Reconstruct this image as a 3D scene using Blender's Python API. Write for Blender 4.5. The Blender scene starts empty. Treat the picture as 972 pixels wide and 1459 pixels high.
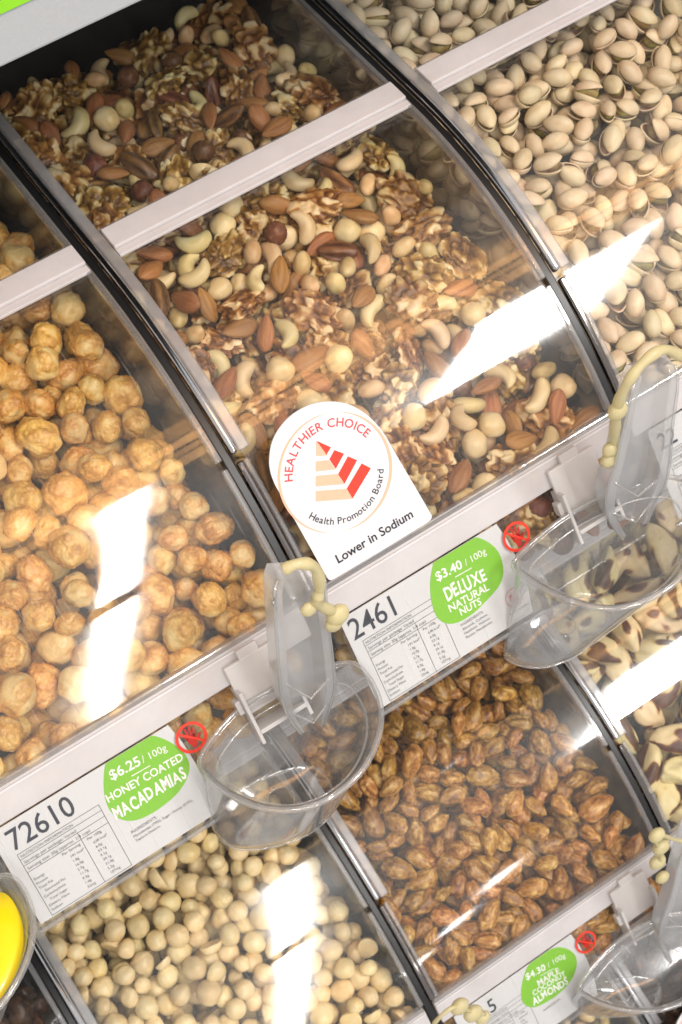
import bpy, bmesh, math, random
import numpy as np
from mathutils import Matrix, Vector, noise as mnoise

sc = bpy.context.scene
col = sc.collection
# ------------------------------------------------------------------ camera
CAM = np.array([-0.20407, -0.52831, 0.66669])
FW = np.array([0.27490, 0.55088, -0.78801])
RT = np.array([0.82757, -0.55278, -0.09774])
UP = np.array([0.48944, 0.62527, 0.60785])
FPX = 2400.0                                     # focal length in photograph pixels (972 x 1459)
cd = bpy.data.cameras.new('camera')
cam = bpy.data.objects.new('camera', cd)
col.objects.link(cam)
cd.sensor_fit = 'VERTICAL'
cd.sensor_height = 36.0
cd.lens = 36.0 * FPX / 1459.0
cd.clip_start = 0.02
cd.clip_end = 60.0
cd.dof.use_dof = True
cd.dof.focus_distance = 0.80
cd.dof.aperture_fstop = 30.0
M = Matrix.Identity(4)
for i in range(3):
    M[i][0], M[i][1], M[i][2], M[i][3] = RT[i], UP[i], -FW[i], CAM[i]
cam.matrix_world = M
sc.camera = cam
# ------------------------------------------------------------------ world and light
w = bpy.data.worlds.new('World')
sc.world = w
w.use_nodes = True
bg = w.node_tree.nodes['Background']
bg.inputs['Color'].default_value = (1.0, 0.98, 0.96, 1)
bg.inputs['Strength'].default_value = 0.38
sc.view_settings.view_transform = 'Standard'
sc.view_settings.look = 'None'
sc.view_settings.exposure = 0.48
sc.view_settings.gamma = 1.0
sc.view_settings.use_curve_mapping = False
cy = sc.cycles
cy.use_denoising = True
cy.max_bounces = 9
cy.adaptive_threshold = 0.03
cy.transparent_max_bounces = 28
cy.transmission_bounces = 12
cy.glossy_bounces = 3
cy.diffuse_bounces = 2
cy.caustics_reflective = False
cy.caustics_refractive = False
cy.sample_clamp_indirect = 6.0


def area_lamp(name, x, y0, y1, z, wx, radiance, colour=(1.0, 0.98, 0.955), aim=None):
    """an area light: rectangle wx by |y1-y0|, facing down"""
    ld = bpy.data.lights.new(name, 'AREA')
    ld.shape = 'RECTANGLE'
    ld.size, ld.size_y = wx, abs(y1 - y0)
    ld.energy = radiance * math.pi * ld.size * ld.size_y
    ld.color = colour
    o = bpy.data.objects.new(name, ld)
    o.location = (x, (y0 + y1) / 2, z)
    col.objects.link(o)
    return o


L0 = 40.0
for xx in (-0.85, 0.325):
    area_lamp('ceiling_tube', xx, -0.95, -2.20, 2.0, 0.09, L0)
    far = area_lamp('ceiling_tube', xx + 0.11, -2.38, -7.0, 2.0, 0.10, L0)
    far.rotation_euler = (0, 0, math.radians(2.6))
area_lamp('ceiling_panel', 2.10, -1.95, -3.13, 3.19, 0.66, L0)
for ya, yb_ in ((-4.7, -5.2), (-5.9, -6.5), (-7.4, -8.1)):
    area_lamp('ceiling_tube', 1.42, ya, yb_, 2.0, 0.13, L0 * 0.5)
# added out-of-view orange lights, there for the warm streaks reflected in the lids
for k, (ya, yb_, e_) in enumerate(((-0.24, -0.315, 1.8), (-0.325, -0.37, 4.2), (-0.385, -0.415, 2.8), (-0.425, -0.48, 3.0))):
    area_lamp('warm_streak_light', 0.35, ya, yb_, 1.02, 2.6, e_, (1.0, 0.50, 0.17))

# ------------------------------------------------------------------ measures
P = 0.21                                         # pitch of the bins
TIER = np.array([-0.07139, -0.41446])            # (y, z) step from one tier to the next
HINGE = np.array([0.12228, 0.04409])
BOT = np.array([-0.05669, -0.05445])             # lower edge of the front lid
CC = np.array([0.14336, -0.20600])               # centre of the lid's curve
CR = 0.25098
A_H, A_J, A_B = math.radians(94.82), math.radians(124.83), math.radians(142.85)
SL = math.radians(57)
TV = np.array([0, -math.cos(SL), -math.sin(SL)])  # down the sloping front panel
NV = np.array([0, -math.sin(SL), math.cos(SL)])   # out of the front panel
EX = np.array([1.0, 0, 0])


def ray(px, py):
    return FW + RT * (px - 486) / FPX - UP * (py - 729.5) / FPX


def hit(px, py, pt, n):
    d = ray(px, py)
    t = ((np.array(pt, float) - CAM) @ np.array(n, float)) / (d @ np.array(n, float))
    return CAM + t * d


def base(tier):
    b = BOT + tier * TIER
    return np.array([0, b[0], b[1]])


def S(px, py, tier=0, off=0.0):
    """pixel -> (x, s) on the front panel of a tier"""
    b = base(tier)
    X = hit(px, py, b + off * NV, NV)
    return X[0], (X - b) @ TV


def panel(x, s, h=0.0, tier=0):
    return base(tier) + EX * x + TV * s + NV * h


def project(X):
    d = np.asarray(X) - CAM
    z = d @ FW
    return 486 + FPX * (d @ RT) / z, 729.5 - FPX * (d @ UP) / z, z


# ------------------------------------------------------------------ materials
MATS = {}


def newmat(name):
    m = bpy.data.materials.new(name)
    m.use_nodes = True
    MATS[name] = m
    nt = m.node_tree
    for n in list(nt.nodes):
        nt.nodes.remove(n)
    out = nt.nodes.new('ShaderNodeOutputMaterial')
    return m, nt, out


def N(nt, typ, **kw):
    n = nt.nodes.new(typ)
    for k, v in kw.items():
        setattr(n, k, v)
    return n


def math_node(nt, op, a, b=None, clamp=False):
    n = nt.nodes.new('ShaderNodeMath')
    n.operation = op
    n.use_clamp = clamp
    for i, v in enumerate((a, b)):
        if v is None:
            continue
        if isinstance(v, (int, float)):
            n.inputs[i].default_value = v
        else:
            nt.links.new(v, n.inputs[i])
    return n.outputs[0]


def plain(name, colour, rough=0.5, metal=0.0, bump=0.0, scale=400.0, coat=0.0, vary=0.06):
    m, nt, out = newmat(name)
    p = N(nt, 'ShaderNodeBsdfPrincipled')
    p.inputs['Roughness'].default_value = rough
    p.inputs['Metallic'].default_value = metal
    p.inputs['Coat Weight'].default_value = coat
    tc = N(nt, 'ShaderNodeTexCoord')
    nz = N(nt, 'ShaderNodeTexNoise')
    nz.inputs['Scale'].default_value = scale
    nz.inputs['Detail'].default_value = 4
    nt.links.new(tc.outputs['Object'], nz.inputs['Vector'])
    mix = N(nt, 'ShaderNodeMix', data_type='RGBA')
    nt.links.new(nz.outputs['Fac'], mix.inputs['Factor'])
    mix.inputs[6].default_value = tuple(max(0, c * (1 - vary)) for c in colour) + (1,)
    mix.inputs[7].default_value = tuple(min(1, c * (1 + vary)) for c in colour) + (1,)
    nt.links.new(mix.outputs[2], p.inputs['Base Color'])
    if bump:
        b = N(nt, 'ShaderNodeBump')
        b.inputs['Strength'].default_value = bump
        b.inputs['Distance'].default_value = 0.0005
        nt.links.new(nz.outputs['Fac'], b.inputs['Height'])
        nt.links.new(b.outputs['Normal'], p.inputs['Normal'])
    nt.links.new(p.outputs[0], out.inputs[0])
    return m


def acrylic(name, rough=0.05, haze=0.03, f0=0.045, tint=(0.97, 0.97, 0.965), scratch=True, power=5.0, hazecol=(0.85, 0.85, 0.86), veil=0.10):
    """clear plastic sheet: passes light straight, reflects by angle, with fine scratches and a little haze"""
    m, nt, out = newmat(name)
    tr = N(nt, 'ShaderNodeBsdfTransparent')
    tr.inputs[0].default_value = tint + (1,)
    gl = N(nt, 'ShaderNodeBsdfGlossy')
    gl.inputs['Roughness'].default_value = rough
    gl2 = N(nt, 'ShaderNodeBsdfGlossy')
    gl2.inputs['Roughness'].default_value = 0.32
    gm = N(nt, 'ShaderNodeMixShader')
    gm.inputs[0].default_value = veil
    nt.links.new(gl.outputs[0], gm.inputs[1])
    nt.links.new(gl2.outputs[0], gm.inputs[2])
    lw = N(nt, 'ShaderNodeLayerWeight')
    f5 = math_node(nt, 'POWER', lw.outputs['Facing'], power)
    fr = math_node(nt, 'ADD', math_node(nt, 'MULTIPLY', f5, 1 - f0), f0, clamp=True)
    mx = N(nt, 'ShaderNodeMixShader')
    nt.links.new(fr, mx.inputs[0])
    nt.links.new(tr.outputs[0], mx.inputs[1])
    nt.links.new(gm.outputs[0], mx.inputs[2])
    df = N(nt, 'ShaderNodeBsdfDiffuse')
    df.inputs[0].default_value = hazecol + (1,)
    tl = N(nt, 'ShaderNodeBsdfTranslucent')
    tl.inputs[0].default_value = hazecol + (1,)
    dm = N(nt, 'ShaderNodeMixShader')
    dm.inputs[0].default_value = 0.4
    nt.links.new(df.outputs[0], dm.inputs[1])
    nt.links.new(tl.outputs[0], dm.inputs[2])
    mx2 = N(nt, 'ShaderNodeMixShader')
    nt.links.new(mx.outputs[0], mx2.inputs[1])
    nt.links.new(dm.outputs[0], mx2.inputs[2])
    tc = N(nt, 'ShaderNodeTexCoord')
    if scratch:
        # long fine scratches in several directions + cloudy smears
        tot = None
        for ang, sx in ((0.35, 1.0), (1.75, 0.8), (2.5, 1.2)):
            mp = N(nt, 'ShaderNodeMapping')
            mp.inputs['Rotation'].default_value = (0.6, 0.0, ang)
            mp.inputs['Scale'].default_value = (900 * sx, 22, 22)
            nt.links.new(tc.outputs['Object'], mp.inputs['Vector'])
            nz = N(nt, 'ShaderNodeTexNoise')
            nz.inputs['Scale'].default_value = 1.0
            nz.inputs['Detail'].default_value = 1.0
            nt.links.new(mp.outputs[0], nz.inputs['Vector'])
            line = math_node(nt, 'MULTIPLY', math_node(nt, 'SUBTRACT', nz.outputs['Fac'], 0.70, True), 5.0, True)
            tot = line if tot is None else math_node(nt, 'ADD', tot, line, True)
        cl = N(nt, 'ShaderNodeTexNoise')
        cl.inputs['Scale'].default_value = 16.0
        cl.inputs['Detail'].default_value = 2.0
        nt.links.new(tc.outputs['Object'], cl.inputs['Vector'])
        cloud = math_node(nt, 'MULTIPLY', math_node(nt, 'SUBTRACT', cl.outputs['Fac'], 0.35, True), 2.0 * haze)
        sc_ = math_node(nt, 'MULTIPLY', tot, 0.16)
        nt.links.new(math_node(nt, 'ADD', math_node(nt, 'ADD', cloud, sc_), haze * 0.5, True), mx2.inputs[0])
        nt.links.new(math_node(nt, 'MULTIPLY', math_node(nt, 'POWER', cl.outputs['Fac'], 2.0), rough * 4.2), gl.inputs['Roughness'])
        bp = N(nt, 'ShaderNodeBump')
        bp.inputs['Strength'].default_value = 0.25
        bp.inputs['Distance'].default_value = 0.0004
        nt.links.new(cl.outputs['Fac'], bp.inputs['Height'])
        nt.links.new(bp.outputs['Normal'], gl.inputs['Normal'])
    else:
        mx2.inputs[0].default_value = haze
    nt.links.new(mx2.outputs[0], out.inputs[0])
    return m


def glassy(name, rough=0.03, colour=(1, 1, 1), ior=1.49, keep=0.45):
    """thick clear plastic: part refracting, part straight-through so that light still reaches what is behind"""
    m, nt, out = newmat(name)
    g = N(nt, 'ShaderNodeBsdfGlass')
    g.inputs['Roughness'].default_value = rough
    g.inputs['IOR'].default_value = ior
    g.inputs['Color'].default_value = colour + (1,)
    tr = N(nt, 'ShaderNodeBsdfTransparent')
    tr.inputs[0].default_value = colour + (1,)
    mx = N(nt, 'ShaderNodeMixShader')
    mx.inputs[0].default_value = 1 - keep
    nt.links.new(tr.outputs[0], mx.inputs[1])
    nt.links.new(g.outputs[0], mx.inputs[2])
    nt.links.new(mx.outputs[0], out.inputs[0])
    return m


def frosted(name, colour, clear=0.15, rough=0.35, trans=0.4):
    m, nt, out = newmat(name)
    p = N(nt, 'ShaderNodeBsdfPrincipled')
    tc = N(nt, 'ShaderNodeTexCoord')
    nz = N(nt, 'ShaderNodeTexNoise')
    nz.inputs['Scale'].default_value = 28
    nz.inputs['Detail'].default_value = 9
    nz.inputs['Roughness'].default_value = 0.7
    nt.links.new(tc.outputs['Object'], nz.inputs['Vector'])
    mix = N(nt, 'ShaderNodeMix', data_type='RGBA')
    nt.links.new(nz.outputs['Fac'], mix.inputs['Factor'])
    mix.inputs[6].default_value = tuple(c * (0.80 - 0.03 * i) for i, c in enumerate(colour)) + (1,)
    mix.inputs[7].default_value = tuple(min(1, c * 1.14) for c in colour) + (1,)
    nt.links.new(mix.outputs[2], p.inputs['Base Color'])
    p.inputs['Roughness'].default_value = rough
    tl = N(nt, 'ShaderNodeBsdfTranslucent')
    nt.links.new(mix.outputs[2], tl.inputs[0])
    tr = N(nt, 'ShaderNodeBsdfTransparent')
    a = N(nt, 'ShaderNodeMixShader')
    a.inputs[0].default_value = trans
    nt.links.new(p.outputs[0], a.inputs[1])
    nt.links.new(tl.outputs[0], a.inputs[2])
    b = N(nt, 'ShaderNodeMixShader')
    b.inputs[0].default_value = clear
    nt.links.new(a.outputs[0], b.inputs[1])
    nt.links.new(tr.outputs[0], b.inputs[2])
    nt.links.new(b.outputs[0], out.inputs[0])
    return m


def nutmat(name, stops, rough=0.45, nscale=260.0, namp=0.5, bump=0.35, vary=0.18, coat=0.0, hue=0.02, sss=0.0, streak=None):
    """stops: colours for tone 0..1 (tone is stored on the mesh); noise breaks it up; every nut differs a little"""
    m, nt, out = newmat(name)
    p = N(nt, 'ShaderNodeBsdfPrincipled')
    p.inputs['Roughness'].default_value = rough
    p.inputs['Coat Weight'].default_value = coat
    p.inputs['Coat Roughness'].default_value = 0.2
    p.inputs['Specular IOR Level'].default_value = 0.4
    at = N(nt, 'ShaderNodeAttribute', attribute_name='tone')
    tc = N(nt, 'ShaderNodeTexCoord')
    nz = N(nt, 'ShaderNodeTexNoise')
    nz.inputs['Scale'].default_value = nscale
    nz.inputs['Detail'].default_value = 5
    nz.inputs['Roughness'].default_value = 0.6
    if streak:
        mp = N(nt, 'ShaderNodeMapping')
        mp.inputs['Scale'].default_value = streak
        nt.links.new(tc.outputs['Object'], mp.inputs['Vector'])
        nt.links.new(mp.outputs[0], nz.inputs['Vector'])
    else:
        nt.links.new(tc.outputs['Object'], nz.inputs['Vector'])
    f = math_node(nt, 'ADD', at.outputs['Fac'], math_node(nt, 'MULTIPLY', math_node(nt, 'SUBTRACT', nz.outputs['Fac'], 0.5), namp), True)
    cr = N(nt, 'ShaderNodeValToRGB')
    els = cr.color_ramp.elements
    while len(els) < len(stops):
        els.new(0.5)
    for e, (pos, c) in zip(els, stops):
        e.position = pos
        e.color = tuple(c) + (1,)
    nt.links.new(f, cr.inputs[0])
    oi = N(nt, 'ShaderNodeObjectInfo')
    ge = N(nt, 'ShaderNodeNewGeometry')
    rnd = math_node(nt, 'FRACT', math_node(nt, 'ADD', oi.outputs['Random'], ge.outputs['Random Per Island']))
    hs = N(nt, 'ShaderNodeHueSaturation')
    nt.links.new(cr.outputs[0], hs.inputs['Color'])
    nt.links.new(math_node(nt, 'ADD', math_node(nt, 'MULTIPLY', rnd, 2 * vary), 1 - vary), hs.inputs['Value'])
    r2 = math_node(nt, 'FRACT', math_node(nt, 'MULTIPLY', rnd, 7.31))
    nt.links.new(math_node(nt, 'ADD', math_node(nt, 'MULTIPLY', r2, 2 * hue), 0.5 - hue), hs.inputs['Hue'])
    nt.links.new(hs.outputs[0], p.inputs['Base Color'])
    if sss:
        p.inputs['Subsurface Weight'].default_value = sss
        p.inputs['Subsurface Radius'].default_value = (0.004, 0.002, 0.001)
        p.inputs['Subsurface Scale'].default_value = 0.6
    b = N(nt, 'ShaderNodeBump')
    b.inputs['Strength'].default_value = bump
    b.inputs['Distance'].default_value = 0.0006
    nt.links.new(nz.outputs['Fac'], b.inputs['Height'])
    nt.links.new(b.outputs['Normal'], p.inputs['Normal'])
    nt.links.new(p.outputs[0], out.inputs[0])
    return m


LID = acrylic('clear_lid_acrylic', rough=0.055, haze=0.015, f0=0.05, veil=0.12)
WALL = acrylic('clear_wall_acrylic', rough=0.10, haze=0.018, f0=0.035, tint=(0.98, 0.975, 0.965))
HOLDER = acrylic('label_holder_acrylic', rough=0.06, haze=0.02, f0=0.04)
EDGE = acrylic('acrylic_edge', rough=0.06, haze=0.16, f0=0.14, tint=(0.93, 0.93, 0.94), scratch=False, power=2.0, veil=0.3)
COVER = acrylic('acrylic_cover', rough=0.10, haze=0.26, f0=0.14, tint=(0.93, 0.93, 0.95), scratch=False, power=2.0, veil=0.3)
SCOOP = acrylic('scoop_polycarbonate', rough=0.05, haze=0.045, f0=0.085, tint=(0.97, 0.97, 0.97), scratch=True, power=2.2, veil=0.3)
SCOOPEDGE = acrylic('scoop_rim_plastic', rough=0.06, haze=0.13, f0=0.14, scratch=False, power=2.0, veil=0.3, hazecol=(0.92, 0.92, 0.93))
RAIL = frosted('frosted_rail', (0.76, 0.745, 0.765), clear=0.16, trans=0.3)
BAR = frosted('frosted_bar', (0.76, 0.74, 0.765), clear=0.05, trans=0.25)
BRACKET = frosted('frosted_bracket', (0.86, 0.85, 0.85), clear=0.18, trans=0.45)
TIE = frosted('yellowed_tie', (0.84, 0.77, 0.47), clear=0.22, rough=0.25, trans=0.4)
BLACK = plain('gap_shade_black', (0.012, 0.012, 0.013), 0.35)
SILVER = plain('light_polished_strip', (0.80, 0.80, 0.83), 0.16, metal=1.0)
CHROME = plain('dark_polished_strip', (0.30, 0.27, 0.26), 0.12, metal=1.0)
SHELF = plain('dark_shelf', (0.035, 0.033, 0.032), 0.6)
GREY = plain('grey_painted_shelf_edge', (0.33, 0.35, 0.37), 0.45, bump=0.25, scale=900)
WHITE = plain('white_card', (0.645, 0.645, 0.66), 0.35, vary=0.03, coat=0.3, scale=30)
GREEN = plain('green_print', (0.20, 0.52, 0.012), 0.4, vary=0.04)
INK = plain('black_ink', (0.012, 0.014, 0.03), 0.5)
GREYINK = plain('grey_ink', (0.04, 0.04, 0.045), 0.5)
WHITEINK = plain('white_ink', (0.88, 0.88, 0.84), 0.5)
RED = plain('red_print', (0.72, 0.035, 0.015), 0.4)
DARKRED = plain('dark_red_print', (0.42, 0.016, 0.008), 0.4)
REDINK = plain('dark_red_ink', (0.62, 0.05, 0.06), 0.5)
PEACH = plain('peach_print', (0.74, 0.40, 0.27), 0.5)
YELLOW = plain('yellow_plastic', (0.86, 0.66, 0.004), 0.3, coat=0.3, vary=0.03)

# nut materials (linear colours)
NM = {}
NM['honey'] = nutmat('honey_glaze', [(0.0, (0.25, 0.085, 0.012)), (0.40, (0.56, 0.265, 0.050)), (0.70, (0.74, 0.43, 0.115)), (1.0, (0.84, 0.62, 0.27))],
                     rough=0.34, nscale=420, namp=0.6, bump=1.0, coat=0.25, vary=0.14, hue=0.008)
NM['macadamia'] = nutmat('macadamia_skin', [(0.0, (0.54, 0.31, 0.10)), (0.4, (0.79, 0.56, 0.245)), (1.0, (0.89, 0.72, 0.41))], rough=0.38, nscale=210, namp=0.6, bump=0.22, vary=0.13, coat=0.15, hue=0.008)
NM['maple'] = nutmat('maple_coat', [(0.0, (0.10, 0.032, 0.004)), (0.35, (0.34, 0.142, 0.023)), (0.66, (0.54, 0.265, 0.056)), (1.0, (0.76, 0.51, 0.19))],
                     rough=0.36, nscale=340, namp=0.85, bump=1.0, coat=0.25, vary=0.26, hue=0.012)
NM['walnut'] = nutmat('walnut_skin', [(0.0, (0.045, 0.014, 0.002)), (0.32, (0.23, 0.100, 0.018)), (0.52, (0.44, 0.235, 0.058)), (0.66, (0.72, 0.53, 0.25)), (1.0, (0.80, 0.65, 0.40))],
                      rough=0.42, nscale=240, namp=0.35, bump=0.4, coat=0.15, vary=0.16, hue=0.012)
NM['almond'] = nutmat('almond_skin', [(0.0, (0.15, 0.052, 0.017)), (0.5, (0.37, 0.155, 0.046)), (1.0, (0.52, 0.27, 0.10))], rough=0.5, nscale=1.0, namp=0.6, bump=0.7, vary=0.2, streak=(120, 900, 900), hue=0.012)
NM['cashew'] = nutmat('cashew_skin', [(0.0, (0.50, 0.32, 0.12)), (0.5, (0.70, 0.52, 0.25)), (1.0, (0.80, 0.65, 0.38))], rough=0.4, nscale=150, namp=0.35, bump=0.15, vary=0.10)
NM['hazelnut'] = nutmat('hazelnut_skin', [(0.0, (0.07, 0.024, 0.014)), (0.45, (0.17, 0.065, 0.03)), (0.72, (0.34, 0.16, 0.07)), (0.82, (0.72, 0.55, 0.33)), (1.0, (0.80, 0.65, 0.42))], rough=0.45, nscale=120, namp=0.45, bump=0.4, vary=0.2)
NM['pecan'] = nutmat('pecan_skin', [(0.0, (0.06, 0.022, 0.009)), (0.5, (0.19, 0.078, 0.026)), (1.0, (0.38, 0.18, 0.065))], rough=0.4, nscale=200, namp=0.4, bump=0.4, vary=0.2, coat=0.15)
NM['pistachio'] = nutmat('pistachio_shell', [(0.0, (0.38, 0.21, 0.12)), (0.35, (0.65, 0.45, 0.29)), (0.6, (0.72, 0.57, 0.36)), (1.0, (0.82, 0.69, 0.49))], rough=0.5, nscale=160, namp=0.6, bump=0.2, vary=0.12, hue=0.016)
NM['kernel'] = nutmat('pistachio_kernel', [(0.0, (0.16, 0.085, 0.045)), (0.5, (0.30, 0.22, 0.07)), (1.0, (0.36, 0.36, 0.10))], rough=0.5, nscale=220, namp=0.8, bump=0.4, vary=0.2)
NM['brazil'] = nutmat('brazil_skin', [(0.0, (0.07, 0.024, 0.014)), (0.30, (0.19, 0.068, 0.026)), (0.42, (0.48, 0.29, 0.11)), (0.62, (0.74, 0.57, 0.29)), (1.0, (0.82, 0.68, 0.40))], rough=0.4, nscale=170, namp=0.5, bump=0.5, vary=0.08)
NM['peanut'] = nutmat('peanut_skin', [(0.0, (0.40, 0.22, 0.08)), (0.5, (0.66, 0.44, 0.19)), (1.0, (0.78, 0.60, 0.32))], rough=0.45, nscale=180, namp=0.4, bump=0.2, vary=0.14)
NM['dark'] = nutmat('dark_nut_skin', [(0.0, (0.03, 0.012, 0.007)), (0.6, (0.10, 0.04, 0.02)), (1.0, (0.32, 0.18, 0.10))], rough=0.35, nscale=150, namp=0.7, bump=0.5, vary=0.25)


# ------------------------------------------------------------------ mesh helpers
def mesh_obj(name, verts, faces, mat, parent=None, smooth=False):
    me = bpy.data.meshes.new(name)
    me.from_pydata([tuple(map(float, v)) for v in verts], [], [tuple(f) for f in faces])
    me.update()
    if smooth:
        me.polygons.foreach_set('use_smooth', [True] * len(me.polygons))
    if mat:
        me.materials.append(mat)
    o = bpy.data.objects.new(name, me)
    col.objects.link(o)
    if parent is not None:
        o.parent = parent
        o.matrix_parent_inverse = parent.matrix_basis.inverted()
    return o


def bevel(o, wd=0.0006, seg=2, ang=40):
    b = o.modifiers.new('bevel', 'BEVEL')
    b.width = wd
    b.segments = seg
    b.limit_method = 'ANGLE'
    b.angle_limit = math.radians(ang)
    return o


def empty(name, loc, label, cat, group=None):
    o = bpy.data.objects.new(name, None)
    o.empty_display_size = 0.02
    o.location = tuple(map(float, loc))
    col.objects.link(o)
    tag(o, label, cat, group)
    return o


def tag(o, label=None, cat=None, group=None, kind=None):
    if label: o['label'] = label
    if cat: o['category'] = cat
    if group: o['group'] = group
    if kind: o['kind'] = kind
    return o


def sweep_data(prof, x0, x1, thick):
    """solid strip: polyline prof (n,2) in (y,z), thickness along its normal (towards the outside), from x0 to x1"""
    prof = np.asarray(prof, float)
    tan = np.gradient(prof, axis=0)
    tan /= np.linalg.norm(tan, axis=1)[:, None]
    nor = np.stack([-tan[:, 1], tan[:, 0]], 1)
    out = prof + nor * thick
    n = len(prof)
    v = []
    for x in (x0, x1):
        for q in prof: v.append((x, q[0], q[1]))
        for q in out: v.append((x, q[0], q[1]))
    f = []
    for i in range(n - 1):
        a, b = i, i + 1
        f.append((a, b, 2 * n + b, 2 * n + a))
        f.append((n + a, 2 * n + n + a, 2 * n + n + b, n + b))
        f.append((a, n + a, n + b, b))
        f.append((2 * n + a, 2 * n + b, 3 * n + b, 3 * n + a))
    f.append((0, 2 * n, 3 * n, n))
    f.append((n - 1, 2 * n - 1, 4 * n - 1, 3 * n - 1))
    return v, f


def fix_normals(o):
    bm = bmesh.new()
    bm.from_mesh(o.data)
    bmesh.ops.recalc_face_normals(bm, faces=bm.faces)
    bm.to_mesh(o.data)
    bm.free()
    return o


def sweep(name, prof, x0, x1, thick, mat, parent, bev=0.0):
    v, f = sweep_data(prof, x0, x1, thick)
    o = fix_normals(mesh_obj(name, v, f, mat, parent))
    if len(prof) > 3:
        o.data.polygons.foreach_set('use_smooth', [True] * len(o.data.polygons))
        o.data.set_sharp_from_angle(angle=math.radians(35))
    if bev: bevel(o, bev)
    return o


def box_on(name, c, ax, hs, mat, parent, bev=0.0005):
    """box with centre c, axes ax (3 vectors), half sizes hs"""
    v = []
    for i in (-1, 1):
        for j in (-1, 1):
            for k in (-1, 1):
                v.append(np.array(c) + ax[0] * hs[0] * i + ax[1] * hs[1] * j + ax[2] * hs[2] * k)
    f = [(0, 1, 3, 2), (4, 6, 7, 5), (0, 4, 5, 1), (2, 3, 7, 6), (0, 2, 6, 4), (1, 5, 7, 3)]
    o = fix_normals(mesh_obj(name, v, f, mat, parent))
    if bev: bevel(o, bev)
    return o


def panel_poly(name, pts, h0, h1, mat, parent, tier=0, fan=True):
    """flat plate on the front panel from (x, s) outline, between heights h0 and h1"""
    n = len(pts)
    v = [panel(x, s, h1, tier) for x, s in pts] + [panel(x, s, h0, tier) for x, s in pts]
    f = [tuple(range(n)), tuple(range(2 * n - 1, n - 1, -1))]
    for i in range(n):
        j = (i + 1) % n
        f.append((i, n + i, n + j, j))
    o = fix_normals(mesh_obj(name, v, f, mat, parent))
    return o


def arc_prof(a0, a1, tier, n=14, r=CR):
    c = CC + tier * TIER
    return [c + r * np.array([math.cos(a), math.sin(a)]) for a in np.linspace(a0, a1, n)]


def spline(pts, n, closed=True):
    pts = np.asarray(pts, float)
    m = len(pts)
    out = []
    segs = m if closed else m - 1
    for i in range(segs):
        g = lambda k: pts[k % m] if closed else pts[min(max(k, 0), m - 1)]
        p0, p1, p2, p3 = g(i - 1), g(i), g(i + 1), g(i + 2)
        for t in np.linspace(0, 1, n, endpoint=False):
            out.append(0.5 * (2 * p1 + (p2 - p0) * t + (2 * p0 - 5 * p1 + 4 * p2 - p3) * t ** 2 + (3 * p1 - p0 - 3 * p2 + p3) * t ** 3))
    if not closed: out.append(pts[-1])
    return np.array(out)


def tube(name, path, rad, mat, parent, sides=10, closed=False):
    path = np.asarray(path, float)
    n = len(path)
    rad = np.broadcast_to(np.asarray(rad, float), (n,))
    tan = np.gradient(path, axis=0)
    tan /= np.linalg.norm(tan, axis=1)[:, None] + 1e-12
    ref = np.array([0.3, 0.2, 0.93])
    v, f = [], []
    for i in range(n):
        a = np.cross(tan[i], ref); a /= np.linalg.norm(a)
        b = np.cross(tan[i], a)
        for k in range(sides):
            th = 2 * math.pi * k / sides
            v.append(path[i] + rad[i] * (a * math.cos(th) + b * math.sin(th)))
    for i in range(n - 1):
        for k in range(sides):
            k2 = (k + 1) % sides
            f.append((i * sides + k, i * sides + k2, (i + 1) * sides + k2, (i + 1) * sides + k))
    f.append(tuple(range(sides - 1, -1, -1)))
    f.append(tuple(range((n - 1) * sides, n * sides)))
    return mesh_obj(name, v, f, mat, parent, smooth=True)


# ------------------------------------------------------------------ lettering
_tcache = {}


def text_mesh(txt, off=0.0):
    off = round(off, 3)
    if (txt, off) in _tcache: return _tcache[(txt, off)]
    c = bpy.data.curves.new('lettering', 'FONT')
    c.body = txt
    c.size = 1.0
    c.offset = off
    c.resolution_u = 3
    o = bpy.data.objects.new('lettering', c)
    col.objects.link(o)
    me = bpy.data.meshes.new_from_object(o)
    v = np.array([q.co[:] for q in me.vertices]) if len(me.vertices) else np.zeros((0, 3))
    f = [tuple(p.vertices) for p in me.polygons]
    bpy.data.objects.remove(o)
    bpy.data.curves.remove(c)
    bpy.data.meshes.remove(me)
    _tcache[(txt, off)] = (v[:, :2] if len(v) else np.zeros((0, 2)), f)
    return _tcache[(txt, off)]


def letters(parts, name, mat, parent, h, tier=0):
    """parts: list of (verts (x, s), faces) -> one mesh on the panel"""
    V, F = [], []
    for v, f in parts:
        k = len(V)
        V += [panel(a, b, h, tier) for a, b in v]
        F += [tuple(i + k for i in q) for q in f]
    return mesh_obj(name, V, F, mat, parent)


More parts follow.
